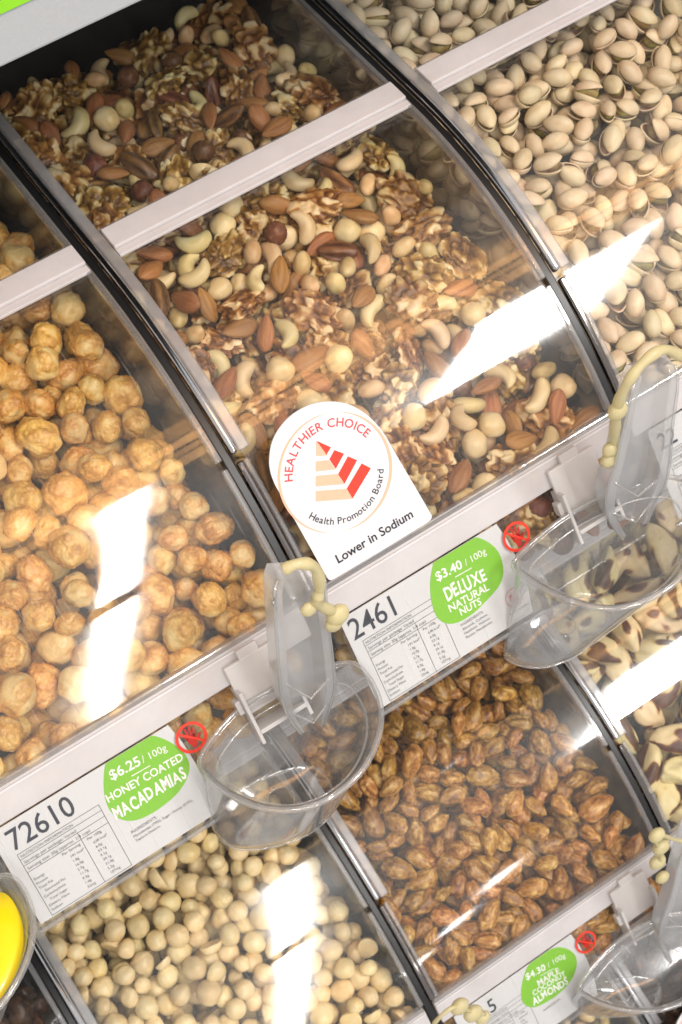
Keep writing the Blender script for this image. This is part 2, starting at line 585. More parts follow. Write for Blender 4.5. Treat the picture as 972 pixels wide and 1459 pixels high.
def line_text(txt, x, s, width=None, size=None, rot=0.0, stretch=1.0, bold=0.0, jitter=0.0, seed=0):
    """baseline starts at (x, s); s runs downwards. Returns parts list"""
    v, f = text_mesh(txt)
    if not len(v): return []
    if bold:
        bo = bold / (width / v[:, 0].max() if width else size)
        v, f = text_mesh(txt, bo)
    else:
        bo = 0.0
    if jitter:
        rnd = random.Random(seed)
        res, adv = [], 0.0
        for ch in txt:
            cv, cf = text_mesh(ch, bo)
            if not len(cv):
                adv += 0.3; continue
            q = cv.copy()
            q[:, 0] -= q[:, 0].min()
            wd = q[:, 0].max()
            a = rnd.uniform(-1, 1) * jitter
            q[:, 1] *= 1 + rnd.uniform(-0.6, 0.9) * jitter
            q = q @ np.array([[math.cos(a), math.sin(a)], [-math.sin(a), math.cos(a)]])
            q[:, 0] += adv
            q[:, 1] += rnd.uniform(-.4, .4) * jitter
            adv += wd + 0.07
            res.append((q, cf))
        allv = np.concatenate([r[0] for r in res])
        w0 = allv[:, 0].max()
    else:
        res = [(v.copy(), f)]
        w0 = v[:, 0].max()
    k = (width / w0) if width else size
    kx = k
    ky = k * stretch if width else k
    if width is None: kx = k / stretch
    c, sn = math.cos(rot), math.sin(rot)
    outp = []
    offs = [(0, 0)]
    for q, ff in res:
        for ox, oy in offs:
            X = q[:, 0] * kx + ox
            Y = q[:, 1] * ky + oy
            outp.append((np.stack([x + X * c - Y * sn, s - (X * sn + Y * c)], 1), ff))
    return outp


def arc_text(txt, cx, cs, r, a0, a1, size, inside=False, bold=0.0):
    """letters spread on an arc; angles clockwise from 12 o'clock; inside=True: reading along the bottom"""
    wd = []
    for ch in txt:
        v, f = text_mesh(ch)
        wd.append((v[:, 0].max() + 0.12) if len(v) else 0.35)
    tot = sum(wd)
    acc = 0
    res = []
    for ch, wch in zip(txt, wd):
        a = a0 + (a1 - a0) * (acc + wch / 2) / tot
        acc += wch
        v, f = text_mesh(ch, bold / size)
        if not len(v): continue
        q = v * size
        q = q - np.array([q[:, 0].max() / 2, 0])
        for ox in (0,):
            if not inside:
                rr = r + q[:, 1]
                X = cx + rr * math.sin(a) + (q[:, 0] + ox) * math.cos(a)
                Sx = cs - rr * math.cos(a) + (q[:, 0] + ox) * math.sin(a)
            else:
                rr = r - q[:, 1]
                X = cx + rr * math.sin(a) - (q[:, 0] + ox) * math.cos(a)
                Sx = cs - rr * math.cos(a) - (q[:, 0] + ox) * math.sin(a)
            res.append((np.stack([X, Sx], 1), f))
    return res


def rect_part(x0, s0, x1, s1, wd):
    d = np.array([x1 - x0, s1 - s0]); L = np.linalg.norm(d); d /= L
    n = np.array([-d[1], d[0]]) * wd / 2
    a, b = np.array([x0, s0]), np.array([x1, s1])
    return (np.array([a - n, b - n, b + n, a + n]), [(0, 1, 2, 3)])


def ring_part(cx, cs, r0, r1, a0=0.0, a1=2 * math.pi, n=48, taper=False):
    v, f = [], []
    for i in range(n + 1):
        t = i / n
        a = a0 + (a1 - a0) * t
        k = 1.0 if not taper else max(0.06, math.sin(math.pi * t) ** 0.8)
        m = (r0 + r1) / 2; hw = (r1 - r0) / 2 * k
        for r in (m - hw, m + hw):
            v.append((cx + r * math.sin(a), cs - r * math.cos(a)))
    for i in range(n):
        f.append((2 * i, 2 * i + 1, 2 * i + 3, 2 * i + 2))
    return (np.array(v), f)


# ------------------------------------------------------------------ the setting: shelves
# one dark shelf board under each tier, with black strips that paint the shade in the gaps between bins
BINB = BOT + 0.0835 * np.array([TV[1], TV[2]])     # lower front corner of a bin
shelves = []
for tier in (0, 1, 2):
    zb = BINB[1] + tier * TIER[1]
    yb = BINB[0] + tier * TIER[0]
    sh = box_on('shelf', (0.05, yb + 0.285, zb - 0.012), (EX, np.array([0, 1., 0]), np.array([0, 0, 1.])), (0.62, 0.225, 0.0095), SHELF, None, 0.002)
    tag(sh, kind='structure')
    shelves.append(sh)
bk = box_on('back_panel', (0.05, 0.405, -0.4), (EX, np.array([0, 1., 0]), np.array([0, 0, 1.])), (0.62, 0.012, 0.80), SHELF, None, 0.002)
tag(bk, kind='structure')
# the grey edge of the shelf above
e0 = hit(0, 97, (0, 0.06, 0), (0, 1, 0))
up = np.array([0, 0.22, 0.975]); up /= np.linalg.norm(up)
fr = np.array([0, -0.975, 0.22]); fr /= np.linalg.norm(fr)
edge = empty('upper_shelf', (0.05, 0.06, e0[2]), 'grey painted steel shelf edge above the mixed nuts, green label strip on it', 'shelf')
box_on('front_edge', np.array([0.05, 0.06, e0[2]]) + up * 0.045 - fr * 0.004, (EX, up, fr), (0.62, 0.045, 0.004), GREY, edge, 0.0012)
box_on('shelf_board', np.array([0.05, 0.235, e0[2] + 0.012]), (EX, np.array([0, 1., 0]), np.array([0, 0, 1.])), (0.62, 0.165, 0.010), SHELF, edge, 0.002)
g0 = hit(12, 4, np.array([0, 0.06, e0[2]]), fr)
box_on('label_strip', np.array([g0[0] - 0.012, 0.06, e0[2]]) + up * (((g0 - np.array([0, 0.06, e0[2]])) @ up) + 0.018) + fr * 0.0008, (EX, up, fr), (0.025, 0.0205, 0.0006), GREEN, edge, 0)

# ------------------------------------------------------------------ bins
FLAT = 0.21                                       # length of the flat upper lid behind the hinge


def lid_profile(tier):
    a = arc_prof(A_B, A_H, tier, 18)
    return a


def upper_profile(tier):
    h = HINGE + tier * TIER
    sl = A_H - math.pi / 2
    d = np.array([math.cos(sl), math.sin(sl)])
    return [h + d * t for t in (0.0, 0.05, 0.1, 0.16, FLAT)]


def full_profile(tier):
    return lid_profile(tier) + upper_profile(tier)[1:]


def off_prof(prof, d):
    prof = np.asarray(prof, float)
    tan = np.gradient(prof, axis=0)
    tan /= np.linalg.norm(tan, axis=1)[:, None]
    return prof + np.stack([-tan[:, 1], tan[:, 0]], 1) * d


def nut_surface(y):
    return -0.055 + 0.38 * (np.minimum(y, 0.12) + 0.045) + 0.07 * np.maximum(0, y - 0.12)


def make_bin(colm, tier, label, insert=True):
    x0, x1 = colm * P, (colm + 1) * P
    b = base(tier)
    root = empty('bulk_bin', (x0 + P / 2, BINB[0] + tier * TIER[0] + 0.1, BINB[1] + tier * TIER[1] - 0.002), label, 'bulk bin', 'clear acrylic bulk food bins')
    full = full_profile(tier)
    lidp = lid_profile(tier)
    # front lid and upper lid, clear sheets
    fl = sweep('front_lid', off_prof(lidp, 0.0002), x0 + 0.0085, x1 - 0.0065, 0.0022, LID, root)
    sweep('upper_lid', off_prof(upper_profile(tier), 0.0002), x0 + 0.0085, x1 - 0.0065, 0.0022, LID, root)
    # finger hole ring moulded in the corner of the lid
    # right flange (narrow) and left flange (wide cover above the joint, two narrow strips below)
    aN = A_J
    hi = arc_prof(aN - 0.01, A_H, tier, 12) + upper_profile(tier)[1:]
    lo = arc_prof(A_B, aN + 0.006, tier, 12)
    sweep('right_flange', off_prof(hi, -0.001), x1 - 0.0068, x1 - 0.0032, 0.0058, EDGE, root, 0.0009)
    sweep('right_flange', off_prof(lo, -0.001), x1 - 0.0064, x1 - 0.0030, 0.0048, EDGE, root, 0.0009)
    sweep('left_flange', off_prof(hi, 0.0), x0 + 0.0026, x0 + 0.0066, 0.0066, SILVER, root, 0.0018)
    sweep('left_cover', off_prof(hi, 0.0028), x0 + 0.0070, x0 + 0.0135, 0.0026, COVER, root, 0.0010)
    sweep('left_flange', off_prof(lo, 0.0), x0 + 0.0026, x0 + 0.0064, 0.0050, CHROME, root, 0.0012)
    sweep('left_trim', off_prof(lo, 0.001), x0 + 0.0068, x0 + 0.0098, 0.0026, EDGE, root, 0.0008)
    # side walls
    low = [np.array([BINB[0], BINB[1]]) + tier * TIER]
    bottom_back = np.array([full[-1][0], BINB[1] + tier * TIER[1]])
    outline = [q for q in off_prof(full, -0.0012)] + [bottom_back, low[0] + np.array([0.004, 0.0])]
    n = len(outline)
    for xs in (x0 + 0.0034, x1 - 0.0056):
        v = [(xs, q[0], q[1]) for q in outline] + [(xs + 0.0022, q[0], q[1]) for q in outline]
        f = [tuple(range(n)), tuple(range(2 * n - 1, n - 1, -1))] + [(i, (i + 1) % n, n + (i + 1) % n, n + i) for i in range(n)]
        fix_normals(mesh_obj('side_wall', v, f, WALL, root))
    # front wall below the lid (clear), floor
    s_ax = (EX, TV, NV)
    box_on('front_wall', panel((x0 + x1) / 2, 0.0430, -0.0042, tier), s_ax, (P / 2 - 0.0068, 0.0395, 0.0011), HOLDER, root, 0.0004)
    # sloping false floor the nuts lie on
    ys = np.linspace(BINB[0] + 0.010, full[-1][0] - 0.004 - tier * TIER[0], 12)
    fp = [np.array([y, max(BINB[1] + 0.002, nut_surface(y) - 0.056)]) + tier * TIER for y in ys]
    sweep('floor_insert', fp, x0 + 0.0066, x1 - 0.0066, 0.002, WALL, root)
    # hinge bar: plate, groove strip and lip
    hb = HINGE + tier * TIER
    sl = A_H - math.pi / 2
    d = np.array([0, math.cos(sl), math.sin(sl)]); nn = np.array([0, -math.sin(sl), math.cos(sl)])
    hc = np.array([0, hb[0], hb[1]])
    xm, hw = (x0 + 0.0140 + x1 - 0.0040) / 2, (P - 0.0180) / 2
    bar = box_on('hinge_bar', hc + EX * xm + d * 0.0135 + nn * 0.0053, (EX, d, nn), (hw, 0.0078, 0.0016), BAR, root, 0.0006)
    box_on('lip', hc + EX * xm + d * 0.0028 + nn * 0.0038, (EX, d, nn), (hw, 0.0026, 0.0011), BAR, bar, 0.0005)
    box_on('seam', hc + EX * xm + d * 0.0225 + nn * 0.0040, (EX, d, nn), (hw, 0.0010, 0.0015), EDGE, bar, 0.0003)
    # front rail: clear bead under the lid, frosted face, lower lip
    rail = box_on('front_rail', panel((x0 + x1) / 2, 0.0130, 0.0008, tier), s_ax, (P / 2 - 0.0040, 0.0090, 0.0022), RAIL, root, 0.0007)
    box_on('clear_bead', panel((x0 + x1) / 2, 0.0018, 0.0020, tier), s_ax, (P / 2 - 0.0044, 0.0017, 0.0026), EDGE, rail, 0.0008)
    box_on('ridge', panel((x0 + x1) / 2, 0.0062, 0.0036, tier), s_ax, (P / 2 - 0.0042, 0.0007, 0.0005), BAR, rail, 0.0003)
    return root


def holder(root, colm, tier):
    """clear label holder with a folded lower lip, hung below the rail, and the red no-hands mark"""
    x0 = colm * P
    pts = []
    for ang in np.linspace(-90, 90, 13):
        a = math.radians(ang)
        pts.append((x0 + 0.1165 + 0.0135 * math.cos(a), 0.0545 + 0.0295 * math.sin(a)))
    pts = [(x0 + 0.0100, 0.0225)] + [(x0 + 0.130, 0.0225), (x0 + 0.1335, 0.045), (x0 + 0.1300, 0.066), (x0 + 0.1240, 0.0835)] + [(x0 + 0.0100, 0.0835)]
    h = panel_poly('label_holder', pts, 0.0036, 0.0042, HOLDER, root, tier)
    box_on('holder_lip', panel(x0 + 0.067, 0.0842, 0.0026, tier), (EX, TV, NV), (0.057, 0.0010, 0.0020), EDGE, h, 0.0005)
    # no-touching mark
    cx, cs, r = x0 + 0.1240, 0.0350, 0.0086
    ringp = [ring_part(cx, cs, r - 0.0016, r)]
    a = math.radians(45)
    k = (r - 0.001)
    ringp.append(rect_part(cx - k * 0.70, cs - k * 0.70, cx + k * 0.70, cs + k * 0.70, 0.0011))
    st = letters(ringp, 'no_hands_mark', RED, root, 0.0046, tier)
    st['label'] = 'red ring and bar over a hand'
    hand = []
    for dx, ds, L, rot in ((-0.0021, -0.0008, 0.0026, -0.35), (-0.0008, -0.0016, 0.0031, -0.10), (0.0005, -0.0016, 0.0030, 0.12), (0.0017, -0.0010, 0.0025, 0.30), (0.0024, 0.0012, 0.0020, 0.95)):
        ex, es = cx + dx + math.sin(rot) * L, cs + ds - math.cos(rot) * L
        hand.append(rect_part(cx + dx * 0.7, cs + ds + 0.0015, ex, es, 0.00092))
    hand.append((np.array([(cx - .0022, cs - .0008), (cx + .0020, cs - .0008), (cx + .0021, cs + .0014), (cx + .0012, cs + .0030), (cx + .0012, cs + .0046), (cx - .0012, cs + .0046), (cx - .0012, cs + .0030), (cx - .0022, cs + .0012)]), [(0, 1, 2, 3, 4, 5, 6, 7)]))
    hand = [(np.array([cx, cs]) + (np.asarray(v_) - np.array([cx, cs])) * 1.3, f_) for v_, f_ in hand]
    letters(hand, 'hand', DARKRED, st, 0.0044, tier)


def bracket(root, colm, tier):
    """frosted scoop bracket clipped to the rail"""
    x0 = colm * P
    c = panel(x0 + 0.1700, 0.0255, 0.0062, tier)
    br = box_on('scoop_bracket', c, (EX, TV, NV), (0.0155, 0.0150, 0.0014), BRACKET, root, 0.0006)
    out = np.array([0, -0.97, -0.25])
    for sx in (-1, 1):
        box_on('cheek', panel(x0 + 0.1700 + sx * 0.0148, 0.0400, 0.0075, tier), (EX, TV, NV), (0.0010, 0.0160, 0.0065), BRACKET, br, 0.0004)
    box_on('shelf_plate', panel(x0 + 0.1700, 0.0490, 0.0085, tier), (EX, TV, NV), (0.0140, 0.0012, 0.0062), BRACKET, br, 0.0004)
    box_on('tooth', panel(x0 + 0.1525, 0.0330, 0.0070, tier), (EX, TV, NV), (0.0015, 0.0040, 0.0030), BRACKET, br, 0.0004)
    box_on('hook', panel(x0 + 0.1700, 0.0085, 0.0058, tier), (EX, TV, NV), (0.0060, 0.0030, 0.0014), BRACKET, br, 0.0005)


BINS = {}
for colm, tier, lab in ((-2, 0, 'clear acrylic bin left of the honey macadamia bin, holding the yellow scoop'),
                        (-1, 0, 'clear acrylic bin of honey coated macadamias, numbered 72610'),
                        (0, 0, 'clear acrylic bin of deluxe natural nuts, numbered 2461, white health sign on lid'),
                        (1, 0, 'clear acrylic bin full of pistachios in their shells'),
                        (-2, 1, 'clear acrylic bin of dark brown nuts beside the plain macadamias'),
                        (-1, 1, 'clear acrylic bin of plain pale macadamias under the honey macadamia bin'),
                        (0, 1, 'clear acrylic bin of maple coconut almonds at 4.30 dollars'),
                        (1, 1, 'clear acrylic bin of brazil nuts under the pistachio bin'),
                        (0, 2, 'clear acrylic bin of yellow peanuts below the maple almond bin'),
                        (1, 2, 'clear acrylic bin of dark nuts beside the peanut bin')):
    r = make_bin(colm, tier, lab)
    BINS[(colm, tier)] = r
    holder(r, colm, tier)
    bracket(r, colm, tier)

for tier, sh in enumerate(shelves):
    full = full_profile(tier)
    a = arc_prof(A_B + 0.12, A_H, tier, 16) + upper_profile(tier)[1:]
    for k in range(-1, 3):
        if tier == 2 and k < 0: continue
        sweep('gap_shade_strip', off_prof(a, -0.0060), k * P - 0.0029, k * P + 0.0024, 0.0080, BLACK, sh, 0.0008)  # black strip standing in for the shade deep between two bins

# ------------------------------------------------------------------ price labels


def blob(pxs, tier):
    pts = spline([S(x, y, tier, 0.003) for x, y in pxs], 6)
    return pts


BADGE_PX = [(154.7, 1078), (182, 1062), (210.5, 1047.8), (242, 1057), (264.7, 1076.5), (269.5, 1098.9), (255, 1127.6), (223, 1154.7), (191, 1169), (166, 1164), (151.5, 1143.5), (147.7, 1110)]
BADGE = [(x + P, s) for x, s in (S(px, py, 0, 0.003) for px, py in BADGE_PX)]


def price_label(colm, tier, number, lines, label, health=False, full=True, badge=None):
    x0 = colm * P
    root = empty('price_label', panel(x0 + 0.066, 0.0825, 0.002, tier), label, 'label', 'price labels in the bin holders')
    pts = [(x0 + 0.0125, 0.0228), (x0 + 0.1165, 0.0228), (x0 + 0.1190, 0.035), (x0 + 0.1200, 0.050), (x0 + 0.1195, 0.066), (x0 + 0.1165, 0.0810), (x0 + 0.0125, 0.0810)]
    panel_poly('card', pts, 0.0026, 0.0030, WHITE, root, tier)
    h = 0.00315
    if number:
        txt, nx, ns, nw = number
        letters(line_text(txt, x0 + nx, ns, width=nw, stretch=1.12, bold=0.00010), 'item_number', INK, root, h, tier)
    # nutrition table
    tx0, tx1 = x0 + 0.0195, x0 + 0.0665
    tp = []
    lw = 0.00028
    for s in (0.0405, 0.0440, 0.0478, 0.0520):
        tp.append(rect_part(tx0, s, tx1, s, lw))
    tp.append(rect_part(tx0, 0.0405, tx0, 0.0800, lw))
    tp.append(rect_part(tx1, 0.0405, tx1, 0.0800, lw))
    tp.append(rect_part(x0 + 0.0505, 0.0478, x0 + 0.0505, 0.0800, lw))
    tp.append(rect_part(tx0, 0.0800, tx1, 0.0800, lw))
    tb = letters(tp, 'nutrition_table', GREYINK, root, h, tier)
    tt = []
    sz = 0.0026
    tt += line_text('NUTRITION INFORMATION', tx0 + 0.001, 0.0432, size=0.0024)
    tt += line_text('Servings per package: Varied', tx0 + 0.001, 0.0470, size=sz)
    tt += line_text('Serving size: 30g (approx. 1/4 cup)', tx0 + 0.001, 0.0510, size=sz)
    tt += line_text('Per Serving', x0 + 0.0385, 0.0546, size=0.0023)
    tt += line_text('Per 100g', x0 + 0.0530, 0.0546, size=0.0023)
    rows = [('Energy', '191 kcal*', '638 kcal*'), ('Protein', '1.8g', '6.0g'), ('Total Fat', '16.0g', '53.1g'), ('  Saturated Fat', '2.7g', '9.1g'), ('Carbohydrate', '11.7g', '39.1g'), ('  Total Sugar', '9.3g', '31.0g'), ('Dietary Fibre', '1.6g', '5.2g'), ('Sodium', '32mg', '107mg')]
    for i, (a, b, c) in enumerate(rows):
        s = 0.0580 + i * 0.00285
        tt += line_text(a.strip(), tx0 + 0.001 + (0.002 if a[0] == ' ' else 0), s, size=0.0022)
        tt += line_text(b, x0 + 0.0415, s, size=0.0022)
        tt += line_text(c, x0 + 0.0550, s, size=0.0022)
    letters(tt, 'table_text', GREYINK, tb, h, tier)
    # green badge
    pts = [(x0 + x, max(s, 0.0229)) for x, s in spline(badge or BADGE, 6)]
    bd = panel_poly('price_badge', pts, 0.0030, 0.0032, GREEN, root, tier)
    bt = []
    for fn in lines: bt += fn(x0)
    letters(bt, 'badge_text', WHITEINK, bd, 0.00335, tier)
    # ingredients
    ing = []
    ing += line_text('INGREDIENTS:', x0 + 0.0740, 0.0648, size=0.0024)
    for i, l in enumerate(full or ()):
        ing += line_text(l, x0 + 0.0740, 0.0675 + i * 0.0027, size=0.0022)
    letters(ing, 'ingredients_text', GREYINK, root, h, tier)
    if health:
        cx, cs = x0 + 0.1095, 0.0668
        letters([ring_part(cx, cs, 0.0052, 0.0055)], 'health_mark', REDINK, root, h, tier)
        mk = []
        for i in range(4):
            mk.append(rect_part(cx - 0.0026, cs - 0.0018 + i * 0.0013, cx + 0.0002 + i * 0.0004, cs - 0.0016 + i * 0.0013, 0.0007))
            mk.append(rect_part(cx + 0.0002 + i * 0.0004, cs - 0.0016 + i * 0.0013, cx + 0.0020, cs - 0.0034 + i * 0.0013, 0.0007))
        letters(mk, 'health_symbol', REDINK, root, h, tier)
        letters(line_text('Lower in Sodium', cx - 0.006, cs + 0.0085, size=0.0019), 'health_text', GREYINK, root, h, tier)
    return root


def px_line(txt, a, b, tier, dx, bold=0.0, stretch=1.0, jitter=0.0, seed=0):
    """text whose baseline runs between two photograph pixels, shifted to the bin's own column"""
    (xa, sa), (xb, sb) = S(*a, tier, 0.0033), S(*b, tier, 0.0033)
    L = math.hypot(xb - xa, sb - sa)
    rot = -math.atan2(sb - sa, xb - xa)
    return lambda x0: line_text(txt, xa + dx + x0, sa, width=L, rot=rot, stretch=stretch, bold=bold, jitter=jitter, seed=seed)


z5 = lambda x, y: (x / 3.1355, 1000 + y / 3.1355)
z4 = lambda x, y: (480 + x / 3.24, 720 + y / 3.24)
z8 = lambda x, y: (612 + x / 2.7, 1100 + y / 2.7)
BADGE_D = [S(*z4(*q), 0, 0.003) for q in ((455, 245), (530, 195), (620, 148), (690, 165), (745, 215), (768, 290), (755, 360), (700, 430), (620, 505), (540, 545), (475, 530), (440, 460), (430, 370), (440, 290))]
BADGE_M = [S(*z8(*q), 1, 0.003) for q in ((383, 740), (440, 695), (490, 675), (530, 680), (560, 705), (566, 745), (545, 800), (500, 850), (440, 890), (395, 905), (362, 890), (352, 850), (360, 795))]


def under(a, b, tier, dx):
    (xa, sa), (xb, sb) = S(*a, tier, 0.0033), S(*b, tier, 0.0033)
    return lambda x0: [rect_part(xa + dx + x0, sa, xb + dx + x0, sb, 0.0005)]


price_label(-1, 0, ('72610', 0.0185, 0.0378, 0.0370),
            [px_line('$6.25', z5(497, 352), z5(632, 280), 0, P, bold=0.00014, stretch=1.0),
             px_line('/ 100g', z5(640, 274), z5(748, 215), 0, P),
             under(z5(588, 332), z5(672, 284), 0, P),
             px_line('HONEY COATED', z5(482, 452), z5(822, 258), 0, P, bold=0.00010, stretch=1.12),
             px_line('MACADAMIAS', z5(518, 525), z5(838, 338), 0, P, bold=0.00020, stretch=1.55, jitter=0.12, seed=3)],
            'white price label 72610 with green badge reading 6.25 dollars honey coated macadamias',
            full=('Macadamias (79%), Sugar, Honey (0.9%),', 'Tapioca Dextrin.'))
price_label(0, 0, ('2461', 0.0150, 0.0378, 0.0285),
            [px_line('$3.40', z4(462, 352), z4(582, 288), 0, 0, bold=0.00014),
             px_line('/ 100g', z4(596, 280), z4(692, 222), 0, 0),
             under(z4(546, 332), z4(624, 288), 0, 0),
             px_line('DELUXE', z4(512, 445), z4(694, 340), 0, 0, bold=0.00019, stretch=1.55, jitter=0.12, seed=5),
             px_line('NATURAL', z4(522, 495), z4(706, 388), 0, 0, bold=0.00009, stretch=1.1),
             px_line('NUTS', z4(572, 510), z4(670, 455), 0, 0, bold=0.00009, stretch=1.1)],
            'white price label 2461 with green badge reading 3.40 dollars deluxe natural nuts',
            health=True, badge=BADGE_D, full=('Almonds, Cashews,', 'Hazelnuts, Walnuts,', 'Pecans, Macadamias.'))
price_label(1, 0, ('22', 0.0165, 0.0378, 0.0125), [], 'white price label starting with 22 in the pistachio bin holder', full=())
price_label(0, 1, ('5', 0.0375, 0.0390, 0.0062),
            [px_line('$4.30', z8(372, 802), z8(448, 760), 1, 0, bold=0.00014),
             px_line('/ 100g', z8(458, 752), z8(524, 712), 1, 0),
             under(z8(425, 785), z8(480, 755), 1, 0),
             px_line('MAPLE', z8(418, 825), z8(502, 772), 1, 0, bold=0.00009, stretch=1.1),
             px_line('COCONUT', z8(400, 862), z8(525, 782), 1, 0, bold=0.00009, stretch=1.1),
             px_line('ALMONDS', z8(400, 898), z8(535, 812), 1, 0, bold=0.00019, stretch=1.35, jitter=0.12, seed=8)],
            'white price label with green badge reading 4.30 dollars maple coconut almonds', full=(), badge=BADGE_M)

# ------------------------------------------------------------------ health sign card on the deluxe bin's lid
z3 = lambda x, y: (360 + x / 3.471, 560 + y / 3.471)
HH = 0.0062
sign = empty('health_sign', panel(0.0504, -0.0005, HH - 0.002), 'white arched card reading Healthier Choice, Lower in Sodium, on the lid', 'sign')
cbl, cbr, ctop = S(465, 828, 0, HH), S(616, 737, 0, HH), S(437, 573, 0, HH)
xc, rx = (cbl[0] + cbr[0]) / 2, (cbr[0] - cbl[0]) / 2 + 0.0003
st = ctop[1] + rx
arch = [(112, 455), (90, 395), (83, 330), (96, 245), (135, 170), (198, 105), (285, 58), (380, 42), (470, 55), (548, 95), (608, 148), (655, 208), (690, 270)]
pts = [S(*z3(*q), 0, HH) for q in spline(arch, 5, closed=False)]
pts += [S(*z3(*q), 0, HH) for q in ((790, 440), (876, 588), (886, 606), (886, 618), (878, 630), (866, 640), (640, 778), (400, 922), (388, 926), (377, 923), (368, 912), (240, 683))]
panel_poly('card', pts, HH - 0.0008, HH, WHITE, sign)
hs = HH + 0.0002
SP = lambda x, y: S(*z3(x, y), 0, hs)


def ppoly(lst): return (np.array([SP(*q) for q in lst]), [tuple(range(len(lst)))])


letters([ppoly(q) for q in ([(315, 238), (372, 308), (315, 312)], [(313, 338), (378, 332), (410, 378), (313, 388)], [(313, 410), (422, 400), (455, 450), (313, 462)], [(313, 485), (465, 473), (495, 523), (313, 536)])],
        'pyramid_front', PEACH, sign, hs)
letters([ppoly(q) for q in ([(316, 236), (388, 268), (366, 305)], [(405, 282), (452, 300), (412, 375), (380, 328)], [(472, 313), (517, 332), (455, 449), (423, 402)], [(540, 348), (585, 372), (495, 522), (466, 473)])],
        'pyramid_side', RED, sign, hs)
lx, ls = SP(133, 340); rx2, rs2 = SP(687, 420); tx2, ts2 = SP(385, 98); bx2, bs2 = SP(450, 690)
# circle through left, right and bottom of the ring
Amat = np.array([[2 * (rx2 - lx), 2 * (rs2 - ls)], [2 * (bx2 - lx), 2 * (bs2 - ls)]])
bv = np.array([rx2 ** 2 + rs2 ** 2 - lx ** 2 - ls ** 2, bx2 ** 2 + bs2 ** 2 - lx ** 2 - ls ** 2])
rcx, rcs = np.linalg.solve(Amat, bv)
RRAD = math.hypot(lx - rcx, ls - rcs)


def ang_of(x, y):
    a, s = SP(x, y)
    return math.atan2(a - rcx, -(s - rcs))


letters([ring_part(rcx, rcs, RRAD - 0.0014, RRAD, math.radians(-150), math.radians(18), 60, True),
         ring_part(rcx, rcs, RRAD - 0.0017, RRAD, math.radians(28), math.radians(195), 60, True)], 'ring', PEACH, sign, hs)
letters(arc_text('HEALTHIER CHOICE', rcx, rcs, RRAD * 0.745, ang_of(200, 440), ang_of(560, 225), 0.0066, bold=0.00007), 'heading', REDINK, sign, hs)
a0, a1 = ang_of(290, 590), ang_of(645, 375)
if a0 < 0: a0 += 2 * math.pi
letters(arc_text('Health Promotion Board', rcx, rcs, RRAD * 0.845, a0, a1, 0.0054, inside=True, bold=0.00005), 'board_name', INK, sign, hs)
(xa, sa), (xb, sb) = SP(422, 845), SP(797, 612)
letters(line_text('Lower in Sodium', xa, sa, width=math.hypot(xb - xa, sb - sa), rot=-math.atan2(sb - sa, xb - xa), bold=0.00014), 'claim', INK, sign, hs)

# a second, round card on the lowest tier, mostly out of sight
ccx, ccs = S(1001, 1468, 2, 0.012)
sg2 = empty('health_sign', panel(ccx, ccs + 0.03, 0.010, 2), 'white round card with peach ring on the bin below the brazil nuts', 'sign')
panel_poly('card', [(ccx + 0.031 * math.sin(a), ccs - 0.031 * math.cos(a)) for a in np.linspace(0, 2 * math.pi, 49)[:-1]], 0.0112, 0.012, WHITE, sg2, 2)
letters([ring_part(ccx, ccs, 0.0255, 0.0272)], 'ring', PEACH, sg2, 0.0123, 2)

# ------------------------------------------------------------------ scoops


def loft(loops, closed_bottom=True):
    n = len(loops[0])
    v = [q for L in loops for q in L]
    f = []
    for i in range(len(loops) - 1):
        for k in range(n):
            k2 = (k + 1) % n
            f.append((i * n + k, i * n + k2, (i + 1) * n + k2, (i + 1) * n + k))
    if closed_bottom:
        c = np.mean(loops[-1], axis=0)
        v.append(c)
        b = (len(loops) - 1) * n
        for k in range(n): f.append((b + k, b + (k + 1) % n, len(v) - 1))
    return v, f


